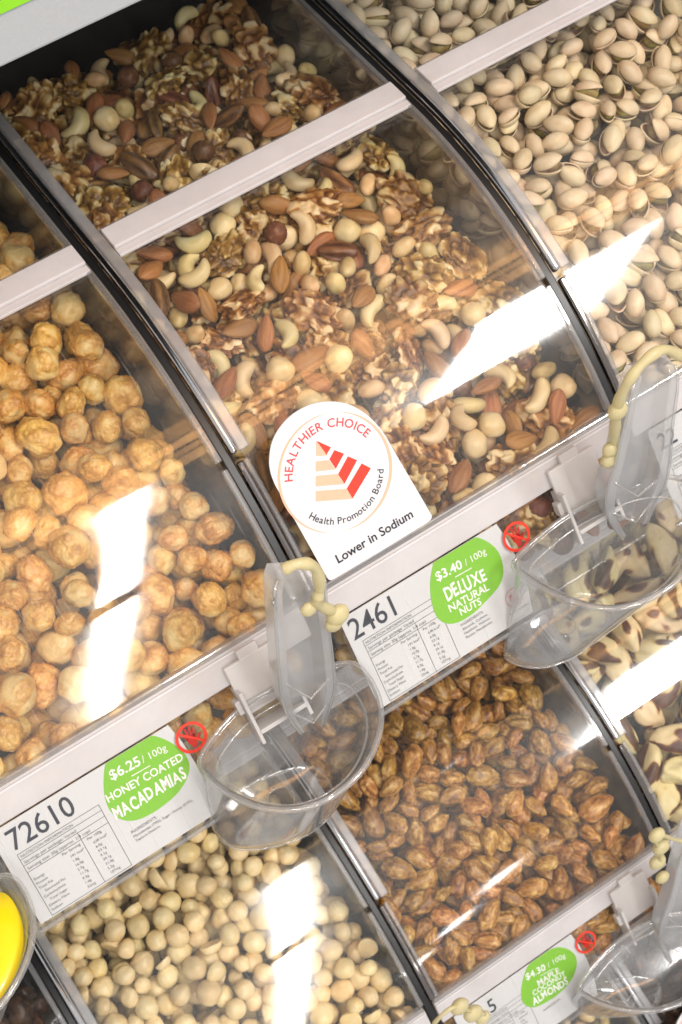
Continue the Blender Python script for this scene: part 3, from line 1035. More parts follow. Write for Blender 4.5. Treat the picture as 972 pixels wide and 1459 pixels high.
def make_scoop(rim_px, bot_px, hand_px, zr, depth, label, insert=None, tie=None, dx=0.0, tilt=(0.0, 0.0), hd=0.012):
    """rim and foot loops are given as photograph pixels lying on two level planes, the handle rises from the back of the rim"""
    sh = np.array([dx, 0, 0])
    nrm = np.array([tilt[0], tilt[1], 1.0]); nrm /= np.linalg.norm(nrm)
    c0 = hit(*np.mean(rim_px, axis=0), (0, 0, zr), (0, 0, 1))
    rim = spline([hit(x, y, c0, nrm) for x, y in rim_px], 6) + sh
    bot = spline([hit(x, y, c0 - np.array([0, 0, depth]), nrm) for x, y in bot_px], 6) + sh
    cen = rim.mean(0)
    root = empty('scoop', cen - np.array([0, 0, depth]), label, 'scoop', 'clear plastic scoops hung from the bins')
    loops = []
    flare = cen + (rim - cen) * 1.035 + nrm * 0.0012
    loops.append(flare)
    loops.append(rim)
    for t in (0.08, 0.2, 0.35, 0.5, 0.65, 0.8, 0.92, 1.0):
        k = t ** 0.85
        L = rim * (1 - k) + bot * k
        m = L.mean(0)
        if t > 0.9: L = m + (L - m) * (0.985 if t < 1 else 0.93)
        loops.append(L)
    v, f = loft(loops)
    bowl = fix_normals(mesh_obj('bowl', v, f, SCOOP, root, smooth=True))
    so = bowl.modifiers.new('thickness', 'SOLIDIFY')
    so.thickness = 0.0016
    so.offset = -1
    lip = tube('rim', np.concatenate([flare, flare[:2]]), 0.0016, SCOOPEDGE, bowl, 8)
    # second moulded ridge inside the bowl
    inner = cen + (rim - cen) * 0.86 - nrm * 0.006
    tube('inner_ridge', np.concatenate([inner, inner[:2]]), 0.0006, SCOOPEDGE, bowl, 6)
    foot = bot.mean(0) + (bot - bot.mean(0)) * 0.94
    tube('foot_ridge', np.concatenate([foot, foot[:2]]), 0.0007, SCOOPEDGE, bowl, 6)
    gm = bot.mean(0) + np.array([0.004, 0.002, 0.003])
    th = np.linspace(0, 2 * math.pi, 25)
    tube('mould_ring', [gm + 0.0075 * np.array([math.cos(a), math.sin(a), 0]) for a in th], 0.0004, SCOOPEDGE, bowl, 5)
    # handle: channel with two side flanges and cross ribs, along pixel stations (left, right) unprojected on a plane facing the front
    hp = np.array([0, 1.0, 0])
    y_h = hd
    st = []
    for (lx_, ly_), (rx_, ry_), yo in hand_px:
        a = hit(lx_, ly_, (0, y_h + yo, 0), hp) + sh
        b = hit(rx_, ry_, (0, y_h + yo, 0), hp) + sh
        st.append((a, b))
    A = spline([q[0] for q in st], 5, closed=False)
    B = spline([q[1] for q in st], 5, closed=False)
    n = len(A)
    dep = np.array([0.0, 0.0095, 0.003])
    v, f = [], []
    ring = []
    for a, b in zip(A, B):
        u = (b - a)
        ring = [a, a + u * 0.16, a + u * 0.22 + dep * 0.85, a + u * 0.78 + dep * 0.85, a + u * 0.84, b, b + dep, a + dep]
        v += ring
    m = 8
    for i in range(n - 1):
        for k in range(m):
            k2 = (k + 1) % m
            f.append((i * m + k, i * m + k2, (i + 1) * m + k2, (i + 1) * m + k))
    f.append(tuple(range(m))); f.append(tuple(range((n - 1) * m, n * m)))
    h = fix_normals(mesh_obj('handle', v, f, SCOOPHANDLE, root))
    h.data.polygons.foreach_set('use_smooth', [True] * len(h.data.polygons))
    h.data.set_sharp_from_angle(angle=math.radians(35))
    bevel(h, 0.0007, 2, 35)
    # V shaped ribs at the root of the handle
    for t in (0.60, 0.78):
        i = int(n * t)
        a, b = A[i], B[i]
        mid = (A[min(n - 1, i + 3)] + B[min(n - 1, i + 3)]) / 2 + np.array([0, -0.002, 0])
        tube('rib', [a + (b - a) * 0.1, mid, b - (b - a) * 0.1], 0.0008, SCOOPEDGE, h, 6)
    for side in (A, B):
        tube('edge_bead', side, 0.0009, SCOOPEDGE, h, 6)
    if insert:
        L0_ = cen + (rim - cen) * 0.90 - nrm * 0.004
        L1_ = cen + (rim - cen) * 0.6 - nrm * 0.0055
        L2_ = cen + (rim - cen) * 0.90 - nrm * 0.0065
        v, f = loft([L2_, L0_, L1_])
        fix_normals(mesh_obj('yellow_insert', v, f, YELLOW, root, smooth=True))
    return root, A, B


SCOOPHANDLE = acrylic('scoop_handle_polycarbonate', rough=0.06, haze=0.27, f0=0.10, tint=(0.95, 0.95, 0.95), scratch=False, power=2.4, veil=0.3)

rim1 = [(291, 1081), (318, 1040), (352, 1008), (400, 980), (455, 958), (502, 952), (533, 990), (538, 1040), (515, 1095), (470, 1135), (420, 1152), (370, 1148), (325, 1128), (297, 1104)]
bot1 = [(300, 1168), (325, 1135), (355, 1115), (395, 1100), (430, 1090), (455, 1092), (474, 1112), (478, 1140), (470, 1168), (440, 1192), (405, 1206), (365, 1214), (330, 1212), (307, 1196)]
hand1 = [((396, 826), (462, 822), 0.004), ((391, 850), (464, 842), 0.0), ((394, 900), (468, 890), -0.002), ((397, 950), (474, 940), -0.002), ((401, 990), (477, 980), 0.0), ((412, 1022), (470, 1008), 0.004), ((430, 1046), (462, 1034), 0.008)]
ZR = -0.080
scoopA, hA, hB = make_scoop(rim1, bot1, hand1, ZR, 0.062, 'clear plastic scoop hung over the maple almonds, right of the 72610 label', hd=-0.104)
make_scoop(rim1, bot1, hand1, ZR, 0.062, 'clear plastic scoop filled with bright yellow, beside the 72610 label', insert=True, dx=-P + 0.0065, hd=-0.104)
rim2 = [(737, 803), (775, 765), (815, 735), (860, 712), (915, 690), (968, 688), (994, 725), (992, 780), (965, 825), (925, 852), (880, 866), (835, 862), (790, 845), (755, 824)]
bot2 = [(716, 934), (738, 898), (762, 878), (792, 862), (822, 850), (848, 850), (866, 862), (868, 885), (856, 908), (832, 930), (805, 945), (775, 954), (745, 953), (722, 944)]
hand2 = [((908, 540), (962, 520), 0.004), ((900, 560), (966, 545), 0.0), ((888, 615), (958, 610), -0.002), ((876, 665), (955, 655), -0.002), ((864, 705), (948, 690), 0.0), ((868, 740), (935, 715), 0.004), ((888, 768), (922, 745), 0.008)]
make_scoop(rim2, bot2, hand2, ZR, 0.062, 'clear plastic scoop over the brazil nuts, engraved on its side, right of the 2461 label', hd=-0.104)
zt = ZR + TIER[1]
rim3 = [(828, 1408), (850, 1375), (880, 1345), (915, 1322), (960, 1305), (1000, 1310), (1015, 1345), (1010, 1390), (985, 1420), (950, 1436), (920, 1440), (890, 1438), (860, 1430), (840, 1420)]
bot3 = [(808, 1432), (830, 1412), (855, 1400), (885, 1392), (910, 1390), (935, 1395), (945, 1410), (942, 1428), (930, 1442), (905, 1448), (880, 1450), (855, 1450), (832, 1446), (815, 1440)]
hand3 = [((985, 1180), (1025, 1178), 0.004), ((978, 1200), (1025, 1196), 0.0), ((965, 1240), (1015, 1236), -0.002), ((955, 1280), (1008, 1274), -0.002), ((940, 1322), (1000, 1312), 0.0), ((942, 1350), (992, 1340), 0.004), ((955, 1372), (985, 1360), 0.008)]
make_scoop(rim3, bot3, hand3, zt, 0.050, 'clear plastic scoop hung right of the maple coconut almond label', hd=-0.104 + TIER[0])


# yellowed ties at the handle tops
def ball(name, c, r, mat, parent, sq=(1, 1, 1)):
    bm = bmesh.new()
    bmesh.ops.create_icosphere(bm, subdivisions=3, radius=1.0)
    v = [np.array(q.co[:]) * r * np.array(sq) * (1 + 0.06 * mnoise.noise(Vector(q.co) * 2.2 + Vector(c) * 90)) + np.array(c) for q in bm.verts]
    f = [[q.index for q in fc.verts] for fc in bm.faces]
    bm.free()
    return mesh_obj(name, v, f, mat, parent, smooth=True)


def tie(px_path, yy, balls, label, rad=0.0028):
    pts = [hit(x, y, (0, yy + d, 0), (0, 1, 0)) for x, y, d in px_path]
    path = spline(pts, 6, closed=False)
    root = empty('yellowed_tie', path[-1], label, 'tie', 'yellowed plastic ties on the scoops')
    rr = rad * (1 + 0.12 * np.sin(np.arange(len(path)) * 0.9))
    tube('strap', path, rr, TIE, root, 10)
    for x, y, d, r in balls:
        ball('bead', hit(x, y, (0, yy + d, 0), (0, 1, 0)), r, TIE, root, (1, 0.7, 1))
    return root


tie([(404, 812, -0.002), (425, 803, -0.004), (448, 808, -0.004), (456, 835, -0.003), (452, 858, -0.004), (468, 868, -0.002), (484, 872, 0.0)], -0.108,
    [(481, 876, -0.002, 0.0062), (476, 888, -0.002, 0.0050), (440, 868, -0.003, 0.0042)], 'yellowed plastic tie around the handle of the scoop over the maple almonds')
tie([(972, 508, 0.0), (945, 498, -0.002), (915, 518, -0.003), (893, 548, -0.003), (880, 578, 0.0), (876, 610, 0.004), (872, 650, 0.008)], -0.108,
    [(880, 585, 0.0, 0.0058), (870, 640, 0.006, 0.0050), (868, 655, 0.006, 0.0052)], 'yellowed plastic tie looped over the handle of the scoop above the brazil nuts')
yy2 = -0.108 + TIER[0]
tie([(975, 1200, 0.0), (958, 1195, -0.001), (940, 1190, -0.002), (935, 1200, -0.002), (942, 1215, -0.002), (940, 1232, -0.002)], yy2,
    [(936, 1190, -0.002, 0.0058), (942, 1207, -0.002, 0.0062), (937, 1228, 0.0, 0.0062), (944, 1250, 0.0, 0.0052)], 'yellowed plastic tie with beads at the lid corner of the maple almond bin', rad=0.0014)
tie([(618, 1459, 0.0), (632, 1444, -0.001), (650, 1434, -0.002), (668, 1440, -0.002), (690, 1445, -0.002)], yy2,
    [(655, 1434, -0.002, 0.0066), (674, 1444, -0.002, 0.0068), (688, 1450, 0.0, 0.0056)], 'yellowed plastic tie in front of the maple coconut almond label', rad=0.0014)

# ------------------------------------------------------------------ nut shapes


def ico(sub):
    bm = bmesh.new()
    bmesh.ops.create_icosphere(bm, subdivisions=sub, radius=1.0)
    v = np.array([q.co[:] for q in bm.verts])
    f = [[q.index for q in fc.verts] for fc in bm.faces]
    bm.free()
    return v, f


ICO = {k: ico(k) for k in (2, 3, 4, 5)}


def nz(P_, sc_, off):
    return np.array([mnoise.noise(Vector(q * sc_ + off)) for q in P_])


def ridged(P_, sc_, off):
    return 1 - np.abs(nz(P_, sc_, off)) * 2


def shape_honey(v, seed):
    rng = np.random.RandomState(seed)
    o = rng.rand(3) * 50
    q = v * np.array([1.12, 1.0, 0.94]) * (1 + 0.18 * nz(v, 1.05, o) + 0.06 * nz(v, 2.3, o + 1))[:, None]
    m = np.clip(0.55 + 1.5 * nz(v, 1.2, o + 9) + rng.uniform(-0.35, 0.45), 0.06, 1)        # where the crust sits
    crust = 0.60 * nz(v, 1.9, o + 3) + 0.32 * nz(v, 4.4, o + 5) + 0.22 * nz(v, 9, o + 7) + 0.26 * nz(v, 19, o + 8)
    q = q * (1 + (m * (0.03 + 0.225 * crust))[:, None])
    tone = np.clip(0.98 - 0.46 * m - 0.55 * m * crust, 0, 1)
    return q * 0.0101, tone


def shape_macadamia(v, seed):
    rng = np.random.RandomState(seed)
    o = rng.rand(3) * 50
    q = v * (1 + 0.11 * nz(v, 1.1, o) + 0.03 * nz(v, 2.6, o))[:, None]
    q[:, 2] *= rng.uniform(0.80, 1.0)
    tip = np.clip(v[:, 0], 0, 1) ** 3
    q[:, 0] += 0.14 * tip * rng.uniform(0, 1.2)
    if seed % 10 in (4, 7):                                   # a broken half with a flat face
        q[:, 2] = np.where(q[:, 2] < -0.05, -0.05 + 0.05 * (q[:, 2] + 0.05), q[:, 2])
    tone = np.clip(0.80 + 0.25 * nz(v, 1.0, o + 4) - 0.35 * tip, 0, 1)
    return q * 0.0096, tone


def almond_base(v, seed, L=1.0):
    rng = np.random.RandomState(seed)
    x = v[:, 0]
    wdt = (1 - 0.28 * x) * (1 - 0.10 * np.abs(x) ** 3)
    q = np.stack([x * 1.62 + 0.10 * np.sign(x) * np.abs(x) ** 6, v[:, 1] * wdt * rng.uniform(0.82, 0.95), v[:, 2] * wdt * rng.uniform(0.50, 0.62)], 1)
    return q


def shape_almond(v, seed):
    rng = np.random.RandomState(seed)
    o = rng.rand(3) * 50
    q = almond_base(v, seed)
    th = np.arctan2(v[:, 2], v[:, 1])
    w_ = np.array([mnoise.noise(Vector((t * 0.9, math.cos(a) * 3.2, math.sin(a) * 3.2)) + Vector(o)) for t, a in zip(v[:, 0], th)])
    q = q * (1 + 0.022 * w_[:, None]) * (1 + 0.05 * nz(v, 1.3, o)[:, None])
    return q * 0.0070, np.clip(0.54 + 0.34 * w_, 0, 1)


def shape_maple(v, seed):
    rng = np.random.RandomState(seed)
    o = rng.rand(3) * 50
    q = almond_base(v, seed)
    q[:, 1] *= 1.04
    q[:, 2] *= 1.40
    q[:, 0] = np.sign(q[:, 0]) * np.abs(q[:, 0]) ** 0.86 * 1.02
    c = 0.5 * nz(v, 2.2, o) + 0.6 * (np.abs(nz(v, 4.2, o + 3)) - 0.2) + 0.35 * nz(v, 8, o + 6) + 0.2 * nz(v, 16, o + 7)
    q = q * (1 + 0.17 * c[:, None])
    return q * 0.0082, np.clip(0.50 + 1.0 * c + 0.35 * nz(v, 0.9, o + 17), 0, 1)


def shape_walnut(v, seed):
    rng = np.random.RandomState(seed)
    o = rng.rand(3) * 50
    sx = rng.uniform(1.0, 1.55)
    q = v * np.array([sx, 1.0, rng.uniform(0.48, 0.68)])
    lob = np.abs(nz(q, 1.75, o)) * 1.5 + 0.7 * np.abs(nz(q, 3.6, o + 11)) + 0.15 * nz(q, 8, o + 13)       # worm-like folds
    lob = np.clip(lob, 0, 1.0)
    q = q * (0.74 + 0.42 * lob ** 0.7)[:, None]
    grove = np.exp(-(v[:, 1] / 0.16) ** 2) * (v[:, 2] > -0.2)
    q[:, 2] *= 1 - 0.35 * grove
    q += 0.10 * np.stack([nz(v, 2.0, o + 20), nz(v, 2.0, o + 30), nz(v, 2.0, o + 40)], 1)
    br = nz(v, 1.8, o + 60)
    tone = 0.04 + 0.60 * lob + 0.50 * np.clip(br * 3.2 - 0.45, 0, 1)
    return q * 0.0112, np.clip(tone, 0, 1)


def shape_cashew(v, seed):
    rng = np.random.RandomState(seed)
    o = rng.rand(3) * 50
    x = v[:, 0]
    q = np.stack([x * 1.75, v[:, 1] * (0.70 + 0.14 * x), v[:, 2] * (0.66 + 0.10 * x)], 1)
    R_ = rng.uniform(1.05, 1.35)
    a = q[:, 0] / R_
    q = np.stack([np.sin(a) * (R_ - q[:, 1]), R_ - np.cos(a) * (R_ - q[:, 1]), q[:, 2]], 1)
    q -= q.mean(0)
    q *= (1 + 0.06 * nz(v, 1.4, o))[:, None]
    return q * 0.0076, np.clip(0.66 + 0.5 * nz(v, 1.2, o + 5), 0, 1)


def shape_hazelnut(v, seed):
    rng = np.random.RandomState(seed)
    o = rng.rand(3) * 50
    q = v * (1 + 0.05 * nz(v, 1.5, o)[:, None])
    q[:, 0] += 0.16 * np.clip(v[:, 0], 0, 1) ** 3
    q *= (1 + 0.035 * ridged(v, 3.5, o) + 0.02 * nz(v, 9, o))[:, None]
    pale = np.clip((nz(v, 1.0, o + 8) - 0.28) * 8, 0, 1) * (0.6 if seed % 2 else 0.0)
    return q * 0.0073, np.clip(0.38 + 0.30 * nz(v, 3, o) + 0.22 * ridged(v, 5, o + 2) - 0.1 + pale, 0, 1)


def shape_pecan(v, seed):
    rng = np.random.RandomState(seed)
    o = rng.rand(3) * 50
    q = v * np.array([1.95, 0.85, 0.55])
    gr = np.cos(np.arctan2(v[:, 2], v[:, 1]) * 4) * (1 - v[:, 0] ** 2)
    q[:, 1:] *= (1 + 0.16 * gr + 0.10 * nz(v, 2.5, o))[:, None]
    q[:, 2] += 0.10 * nz(v, 2.0, o + 4)
    return q * 0.0075, np.clip(0.45 + 0.35 * gr + 0.3 * nz(v, 4, o), 0, 1)


def shape_brazil(v, seed):
    rng = np.random.RandomState(seed)
    o = rng.rand(3) * 50
    th = np.arctan2(v[:, 2], v[:, 1])
    tri = 1 / (1 + 0.16 * np.cos(3 * th))
    x = v[:, 0]
    q = np.stack([x * 1.95, v[:, 1] * tri * 0.92, v[:, 2] * tri * 0.86], 1)
    q[:, 1] += -0.28 * (1 - x ** 2)
    q *= (1 + 0.12 * nz(v, 1.5, o) + 0.04 * nz(v, 4, o))[:, None]
    edge_ = np.clip(np.cos(3 * th + math.pi) * 1.4 - 0.75, 0, 1)
    patch = np.clip((nz(v, 1.15, o + 2) + rng.uniform(-0.30, 0.16)) * 5, 0, 1)
    tone = 0.85 + 0.15 * nz(v, 2, o) - 0.75 * patch - 0.35 * edge_ * (nz(v, 2.2, o + 7) > 0)
    return q * 0.0112, np.clip(tone, 0, 1)


def shape_peanut(v, seed):
    rng = np.random.RandomState(seed)
    o = rng.rand(3) * 50
    q = v * np.array([1.35, 0.9, 0.85]) * (1 + 0.05 * nz(v, 1.4, o)[:, None])
    return q * 0.0062, np.clip(0.6 + 0.5 * nz(v, 1.5, o), 0, 1)


def shape_dark(v, seed):
    rng = np.random.RandomState(seed)
    o = rng.rand(3) * 50
    q = v * np.array([1.25, 1.0, 0.8]) * (1 + 0.25 * nz(v, 1.8, o)[:, None] + 0.12 * nz(v, 4, o)[:, None])
    return q * 0.0085, np.clip(0.35 + 0.9 * nz(v, 2.0, o + 4), 0, 1)


def half_shell(open_, sgn, seed, nu=26, nv=9):
    """one half of a pistachio shell with thickness, swung open about its blunt end"""
    rng = np.random.RandomState(seed)
    o = rng.rand(3) * 40
    V, F, T = [], [], []
    for layer, k in ((0, 1.0), (1, 0.88)):
        for j in range(nv + 1):
            ph = (math.pi / 2) * j / nv
            for i in range(nu):
                th = 2 * math.pi * i / nu
                x, y, z = math.cos(ph) * math.cos(th), math.cos(ph) * math.sin(th), math.sin(ph)
                tipk = 1 - 0.16 * max(0, x) ** 2
                p_ = np.array([x * 1.42 + 0.06 * max(0, x) ** 5, y * 0.93 * tipk, z * 0.90 * (1 - 0.10 * x)]) * k
                V.append(p_ * (1 + 0.02 * mnoise.noise(Vector((x, y, z * sgn)) * 1.6 + Vector(o))))
                T.append((0.72 + 0.35 * mnoise.noise(Vector((x, y, z)) * 1.3 + Vector(o)) - 0.25 * max(0, -x) ** 6) if layer == 0 else 0.30)
    n1 = (nv + 1) * nu
    for j in range(nv):
        for i in range(nu):
            i2 = (i + 1) % nu
            a, b, c, d = j * nu + i, j * nu + i2, (j + 1) * nu + i2, (j + 1) * nu + i
            F.append((a, b, c, d))
            F.append((n1 + a, n1 + d, n1 + c, n1 + b))
    for i in range(nu):
        i2 = (i + 1) % nu
        F.append((i, n1 + i, n1 + i2, i2))
    V = np.array(V)
    # swing: hinge at the blunt end x=-1.3
    a = -open_
    hx = -1.32
    X = V[:, 0] - hx
    Z = V[:, 2]
    V = np.stack([hx + X * math.cos(a) + Z * math.sin(a), V[:, 1], -X * math.sin(a) + Z * math.cos(a)], 1)
    if sgn < 0:
        V[:, 2] *= -1
        F = [tuple(reversed(q)) for q in F]
    return V, F, np.array(T)


PIST_OPEN = [0.14, 0.20, 0.26, 0.17, 0.02, 0.30, 0.22, 0.08]


def shape_pist_shell(seed):
    op = PIST_OPEN[seed % len(PIST_OPEN)]
    V, F, T = half_shell(op, 1, seed)
    V2, F2, T2 = half_shell(op, -1, seed + 50)
    k = len(V)
    return np.concatenate([V, V2]) * 0.0084, F + [tuple(i + k for i in q) for q in F2], np.concatenate([T, T2])


def shape_kernel(v, seed):
    o = np.random.RandomState(seed).rand(3) * 30
    q = v * np.array([1.12, 0.78, 0.74]) * (1 + 0.05 * nz(v, 1.6, o)[:, None])
    q[:, 0] -= 0.06
    return q * 0.0084, np.clip(0.5 + 0.6 * nz(v, 1.4, o), 0, 1)


SHAPES = dict(honey=(shape_honey, 5, 10), macadamia=(shape_macadamia, 4, 10), maple=(shape_maple, 4, 10), walnut=(shape_walnut, 5, 12), almond=(shape_almond, 4, 8),
              cashew=(shape_cashew, 4, 7), hazelnut=(shape_hazelnut, 4, 6), pecan=(shape_pecan, 4, 5), brazil=(shape_brazil, 4, 8), peanut=(shape_peanut, 3, 5), dark=(shape_dark, 3, 5))
# clumps of balls each kind is packed with: (offset along the long axis, radius) in metres, and how flat it tends to lie
CLUMP = dict(honey=[(0, 0, .0094)], macadamia=[(0, 0, .0085)], maple=[(-.0062, 0, .0066), (.0060, 0, .0058)], walnut=[(-.0048, 0, .0064), (.0048, 0, .0064)],
             almond=[(-.0058, 0, .0048), (0, 0, .0052), (.0058, 0, .0038)], cashew=[(-.0065, .003, .0046), (0, -.002, .0050), (.0065, .003, .0048)],
             hazelnut=[(0, 0, .0072)], pecan=[(-.0085, 0, .0045), (0, 0, .0052), (.0085, 0, .0045)], pistachio=[(-.0052, 0, .0071), (.0038, 0, .0076)],
             brazil=[(-.0115, .001, .0082), (0, -.002, .0092), (.0115, .001, .0082)], peanut=[(0, 0, .0066)], dark=[(0, 0, .0085)])


SIZE = dict(pecan=0.85, walnut=1.08, pistachio=0.74, macadamia=0.82, maple=0.82, almond=0.92, cashew=0.90, hazelnut=0.92, honey=0.90, peanut=0.95)


def tone_mesh(name, v, f, tone, mat):
    me = bpy.data.meshes.new(name)
    me.from_pydata([tuple(map(float, q)) for q in v], [], [tuple(q) for q in f])
    me.update()
    me.polygons.foreach_set('use_smooth', [True] * len(me.polygons))
    at = me.attributes.new('tone', 'FLOAT', 'POINT')
    at.data.foreach_set('value', np.asarray(tone, np.float32))
    me.materials.append(mat)
    return me


HI, LO = {}, {}
for kind, (fn, sub, nvar) in SHAPES.items():
    HI[kind] = []
    LO[kind] = []
    for s in range(nvar):
        v, f = ICO[sub]
        q, t = fn(v.copy(), s + 1)
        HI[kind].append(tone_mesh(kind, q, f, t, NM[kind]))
        if s < 4:
            v, f = ICO[3 if kind not in ('walnut',) else 4]
            q, t = fn(v.copy(), s + 1)
            LO[kind].append((q, np.array(f), t))
HI['pistachio'], HI['kernel'], LO['pistachio'] = [], [], []
for s in range(8):
    q, f, t = shape_pist_shell(s)
    HI['pistachio'].append(tone_mesh('pistachio', q, f, t, NM['pistachio']))
    v, f = ICO[3]
    q, t = shape_kernel(v.copy(), s + 1)
    HI['kernel'].append(tone_mesh('kernel', q, f, t, NM['kernel']))
v, f = ICO[3]
LO['pistachio'].append((v * np.array([1.42, .93, .9]) * 0.0084, np.array(f), 0.7 + 0.0 * v[:, 0]))

# ------------------------------------------------------------------ packing


def rot_lying(rng, slope, elev=0.30, roll=0.35):
    az = rng.uniform(0, 2 * math.pi)
    el = rng.normal(0, elev)
    ro = rng.normal(0, roll) + (math.pi if rng.rand() < 0.5 else 0)
    R_ = Matrix.Rotation(slope, 3, 'X') @ Matrix.Rotation(az, 3, 'Z') @ Matrix.Rotation(el, 3, 'Y') @ Matrix.Rotation(ro, 3, 'X')
    return np.array(R_)


def rot_any(rng):
    from mathutils import Quaternion
    q = rng.normal(size=4)
    q /= np.linalg.norm(q)
    return np.array(Quaternion(q).to_matrix())


ROUND = ('honey', 'macadamia', 'hazelnut', 'peanut', 'dark')


def wall_top(y):
    """highest z inside the bin under the front panel and lid at depth y (tier 0 frame)"""
    y = np.asarray(y, float)
    pan = BOT[1] - (y - BOT[0]) * -math.tan(SL)
    lid = CC[1] + np.sqrt(np.maximum(0, CR ** 2 - (y - CC[0]) ** 2))
    return np.where(y < BOT[0], pan, np.where(y < HINGE[0], lid, 0.045))


def pack(colm, tier, kinds, seed, yb=0.315, lift=0.0, thick=0.052, spread=0.06):
    rng = np.random.RandomState(seed)
    names = [k for k, _ in kinds]
    prob = np.array([p_ for _, p_ in kinds], float)
    prob /= prob.sum()
    xa, xb = colm * P + 0.0064, (colm + 1) * P - 0.0064
    y0 = BINB[0] + 0.010
    SX = np.zeros((6000, 3)); SR = np.zeros(6000); ns = 0
    res = []
    fails = 0
    K = 14
    slope = 0.30
    while fails < 110 and len(res) < 1400:
        kind = names[rng.choice(len(names), p=prob)]
        cl = CLUMP[kind]
        scl = float(np.clip(rng.normal(1.0, spread), 0.72, 1.3)) * SIZE.get(kind, 1.0)
        best = None
        for k in range(K):
            R_ = rot_any(rng) if kind in ROUND else rot_lying(rng, slope)
            off = np.array([R_ @ np.array([a, b, 0.0]) for a, b, r in cl]) * scl
            rad = np.array([r for a, b, r in cl]) * scl
            x = rng.uniform(xa, xb); y = rng.uniform(y0, yb if rng.rand() < 0.6 else -0.05)
            px = x + off[:, 0]; py = y + off[:, 1]
            if (px - rad < xa).any() or (px + rad > xb).any(): continue
            floor = np.maximum(BINB[1] + 0.004, nut_surface(py) - thick)
            z = (floor + rad - off[:, 2]).max()
            if ns:
                dx = px[:, None] - SX[None, :ns, 0]; dy = py[:, None] - SX[None, :ns, 1]
                d2 = dx * dx + dy * dy
                rr = rad[:, None] + SR[None, :ns]
                m = d2 < rr * rr
                if m.any():
                    zz = np.where(m, SX[None, :ns, 2] + np.sqrt(np.maximum(0, rr * rr - d2)) - off[:, 2][:, None], -9)
                    z = max(z, zz.max())
            zc = z + off[:, 2]
            if (np.where(py < BOT[0] + 0.004, zc + 1.95 * rad + 0.0100, zc + 1.25 * rad + 0.0035) > wall_top(py)).any(): continue
            sc_ = z - (nut_surface(y) + lift)
            if best is None or sc_ < best[0]: best = (sc_, x, y, z, R_, off, rad)
        if best is None or best[0] > 0.0:
            fails += 1
            continue
        fails = 0
        _, x, y, z, R_, off, rad = best
        c = np.array([x, y, z])
        for o_, r in zip(off, rad):
            SX[ns] = c + o_; SR[ns] = r * 0.97; ns += 1
        res.append(dict(kind=kind, pos=c + np.array([0, tier * TIER[0], tier * TIER[1]]), R=R_, s=scl, off=off, rad=rad))
    return res


DELUXE = [('walnut', .42), ('almond', .18), ('cashew', .15), ('hazelnut', .06), ('macadamia', .05), ('pecan', .05), ('peanut', .11)]
FILL = [(-1, 0, [('honey', 1)], 11, dict(spread=0.13, lift=0.004)), (0, 0, DELUXE, 12, dict(lift=0.004)), (1, 0, [('pistachio', 1)], 13, dict(lift=0.006)), (-2, 1, [('dark', 1)], 14, {}),
        (-1, 1, [('macadamia', 1)], 15, dict(spread=0.11, lift=0.007)), (0, 1, [('maple', 1)], 16, dict(spread=0.13, lift=0.009)), (1, 1, [('brazil', 1)], 17, dict(lift=0.004)),
        (0, 2, [('peanut', 1)], 18, dict(yb=0.10)), (1, 2, [('dark', 1)], 19, dict(yb=0.10))]
INFO = {
    ('honey', -1, 0): ('honey_macadamia', 'golden honey coated macadamia with a rough sugar crust in bin 72610', 'macadamia', 'honey coated macadamias'),
    ('walnut', 0, 0): ('walnut_piece', 'wrinkled brown walnut piece in the deluxe natural nuts', 'walnut', 'walnut pieces in the deluxe nuts'),
    ('almond', 0, 0): ('almond', 'brown skinned almond in the deluxe natural nuts', 'almond', 'almonds in the deluxe nuts'),
    ('cashew', 0, 0): ('cashew', 'cream curved cashew in the deluxe natural nuts', 'cashew', 'cashews in the deluxe nuts'),
    ('hazelnut', 0, 0): ('hazelnut', 'round dark skinned hazelnut in the deluxe natural nuts', 'hazelnut', 'hazelnuts in the deluxe nuts'),
    ('macadamia', 0, 0): ('macadamia', 'round pale macadamia in the deluxe natural nuts', 'macadamia', 'macadamias in the deluxe nuts'),
    ('pecan', 0, 0): ('pecan_half', 'long dark grooved pecan half in the deluxe natural nuts', 'pecan', 'pecan halves in the deluxe nuts'),
    ('peanut', 0, 0): ('blanched_hazelnut', 'small pale blanched nut in the deluxe natural nuts', 'nut', 'small blanched nuts in the deluxe nuts'),
    ('pistachio', 1, 0): ('pistachio', 'pistachio in its split beige shell in the pistachio bin', 'pistachio', 'pistachios'),
    ('dark', -2, 1): ('dark_nut', 'dark brown lumpy nut in the bin beside the plain macadamias', 'nut', 'dark nuts beside the macadamias'),
    ('macadamia', -1, 1): ('macadamia', 'round cream plain macadamia in the bin below the 72610 label', 'macadamia', 'plain macadamias'),
    ('maple', 0, 1): ('maple_almond', 'brown sugar crusted maple coconut almond below the 2461 label', 'almond', 'maple coconut almonds'),
    ('brazil', 1, 1): ('brazil_nut', 'large pale brazil nut with dark brown skin patches', 'brazil nut', 'brazil nuts'),
    ('peanut', 0, 2): ('peanut', 'small yellow peanut in the bin below the maple almond label', 'peanut', 'peanuts in the lowest bin'),
    ('dark', 1, 2): ('dark_nut', 'dark brown nut in the bin beside the peanuts', 'nut', 'dark nuts beside the peanuts'),
}
ALL = []
for colm, tier, kinds, seed, kw in FILL:
    for d in pack(colm, tier, kinds, seed, **kw):
        d['bin'] = (colm, tier)
        ALL.append(d)
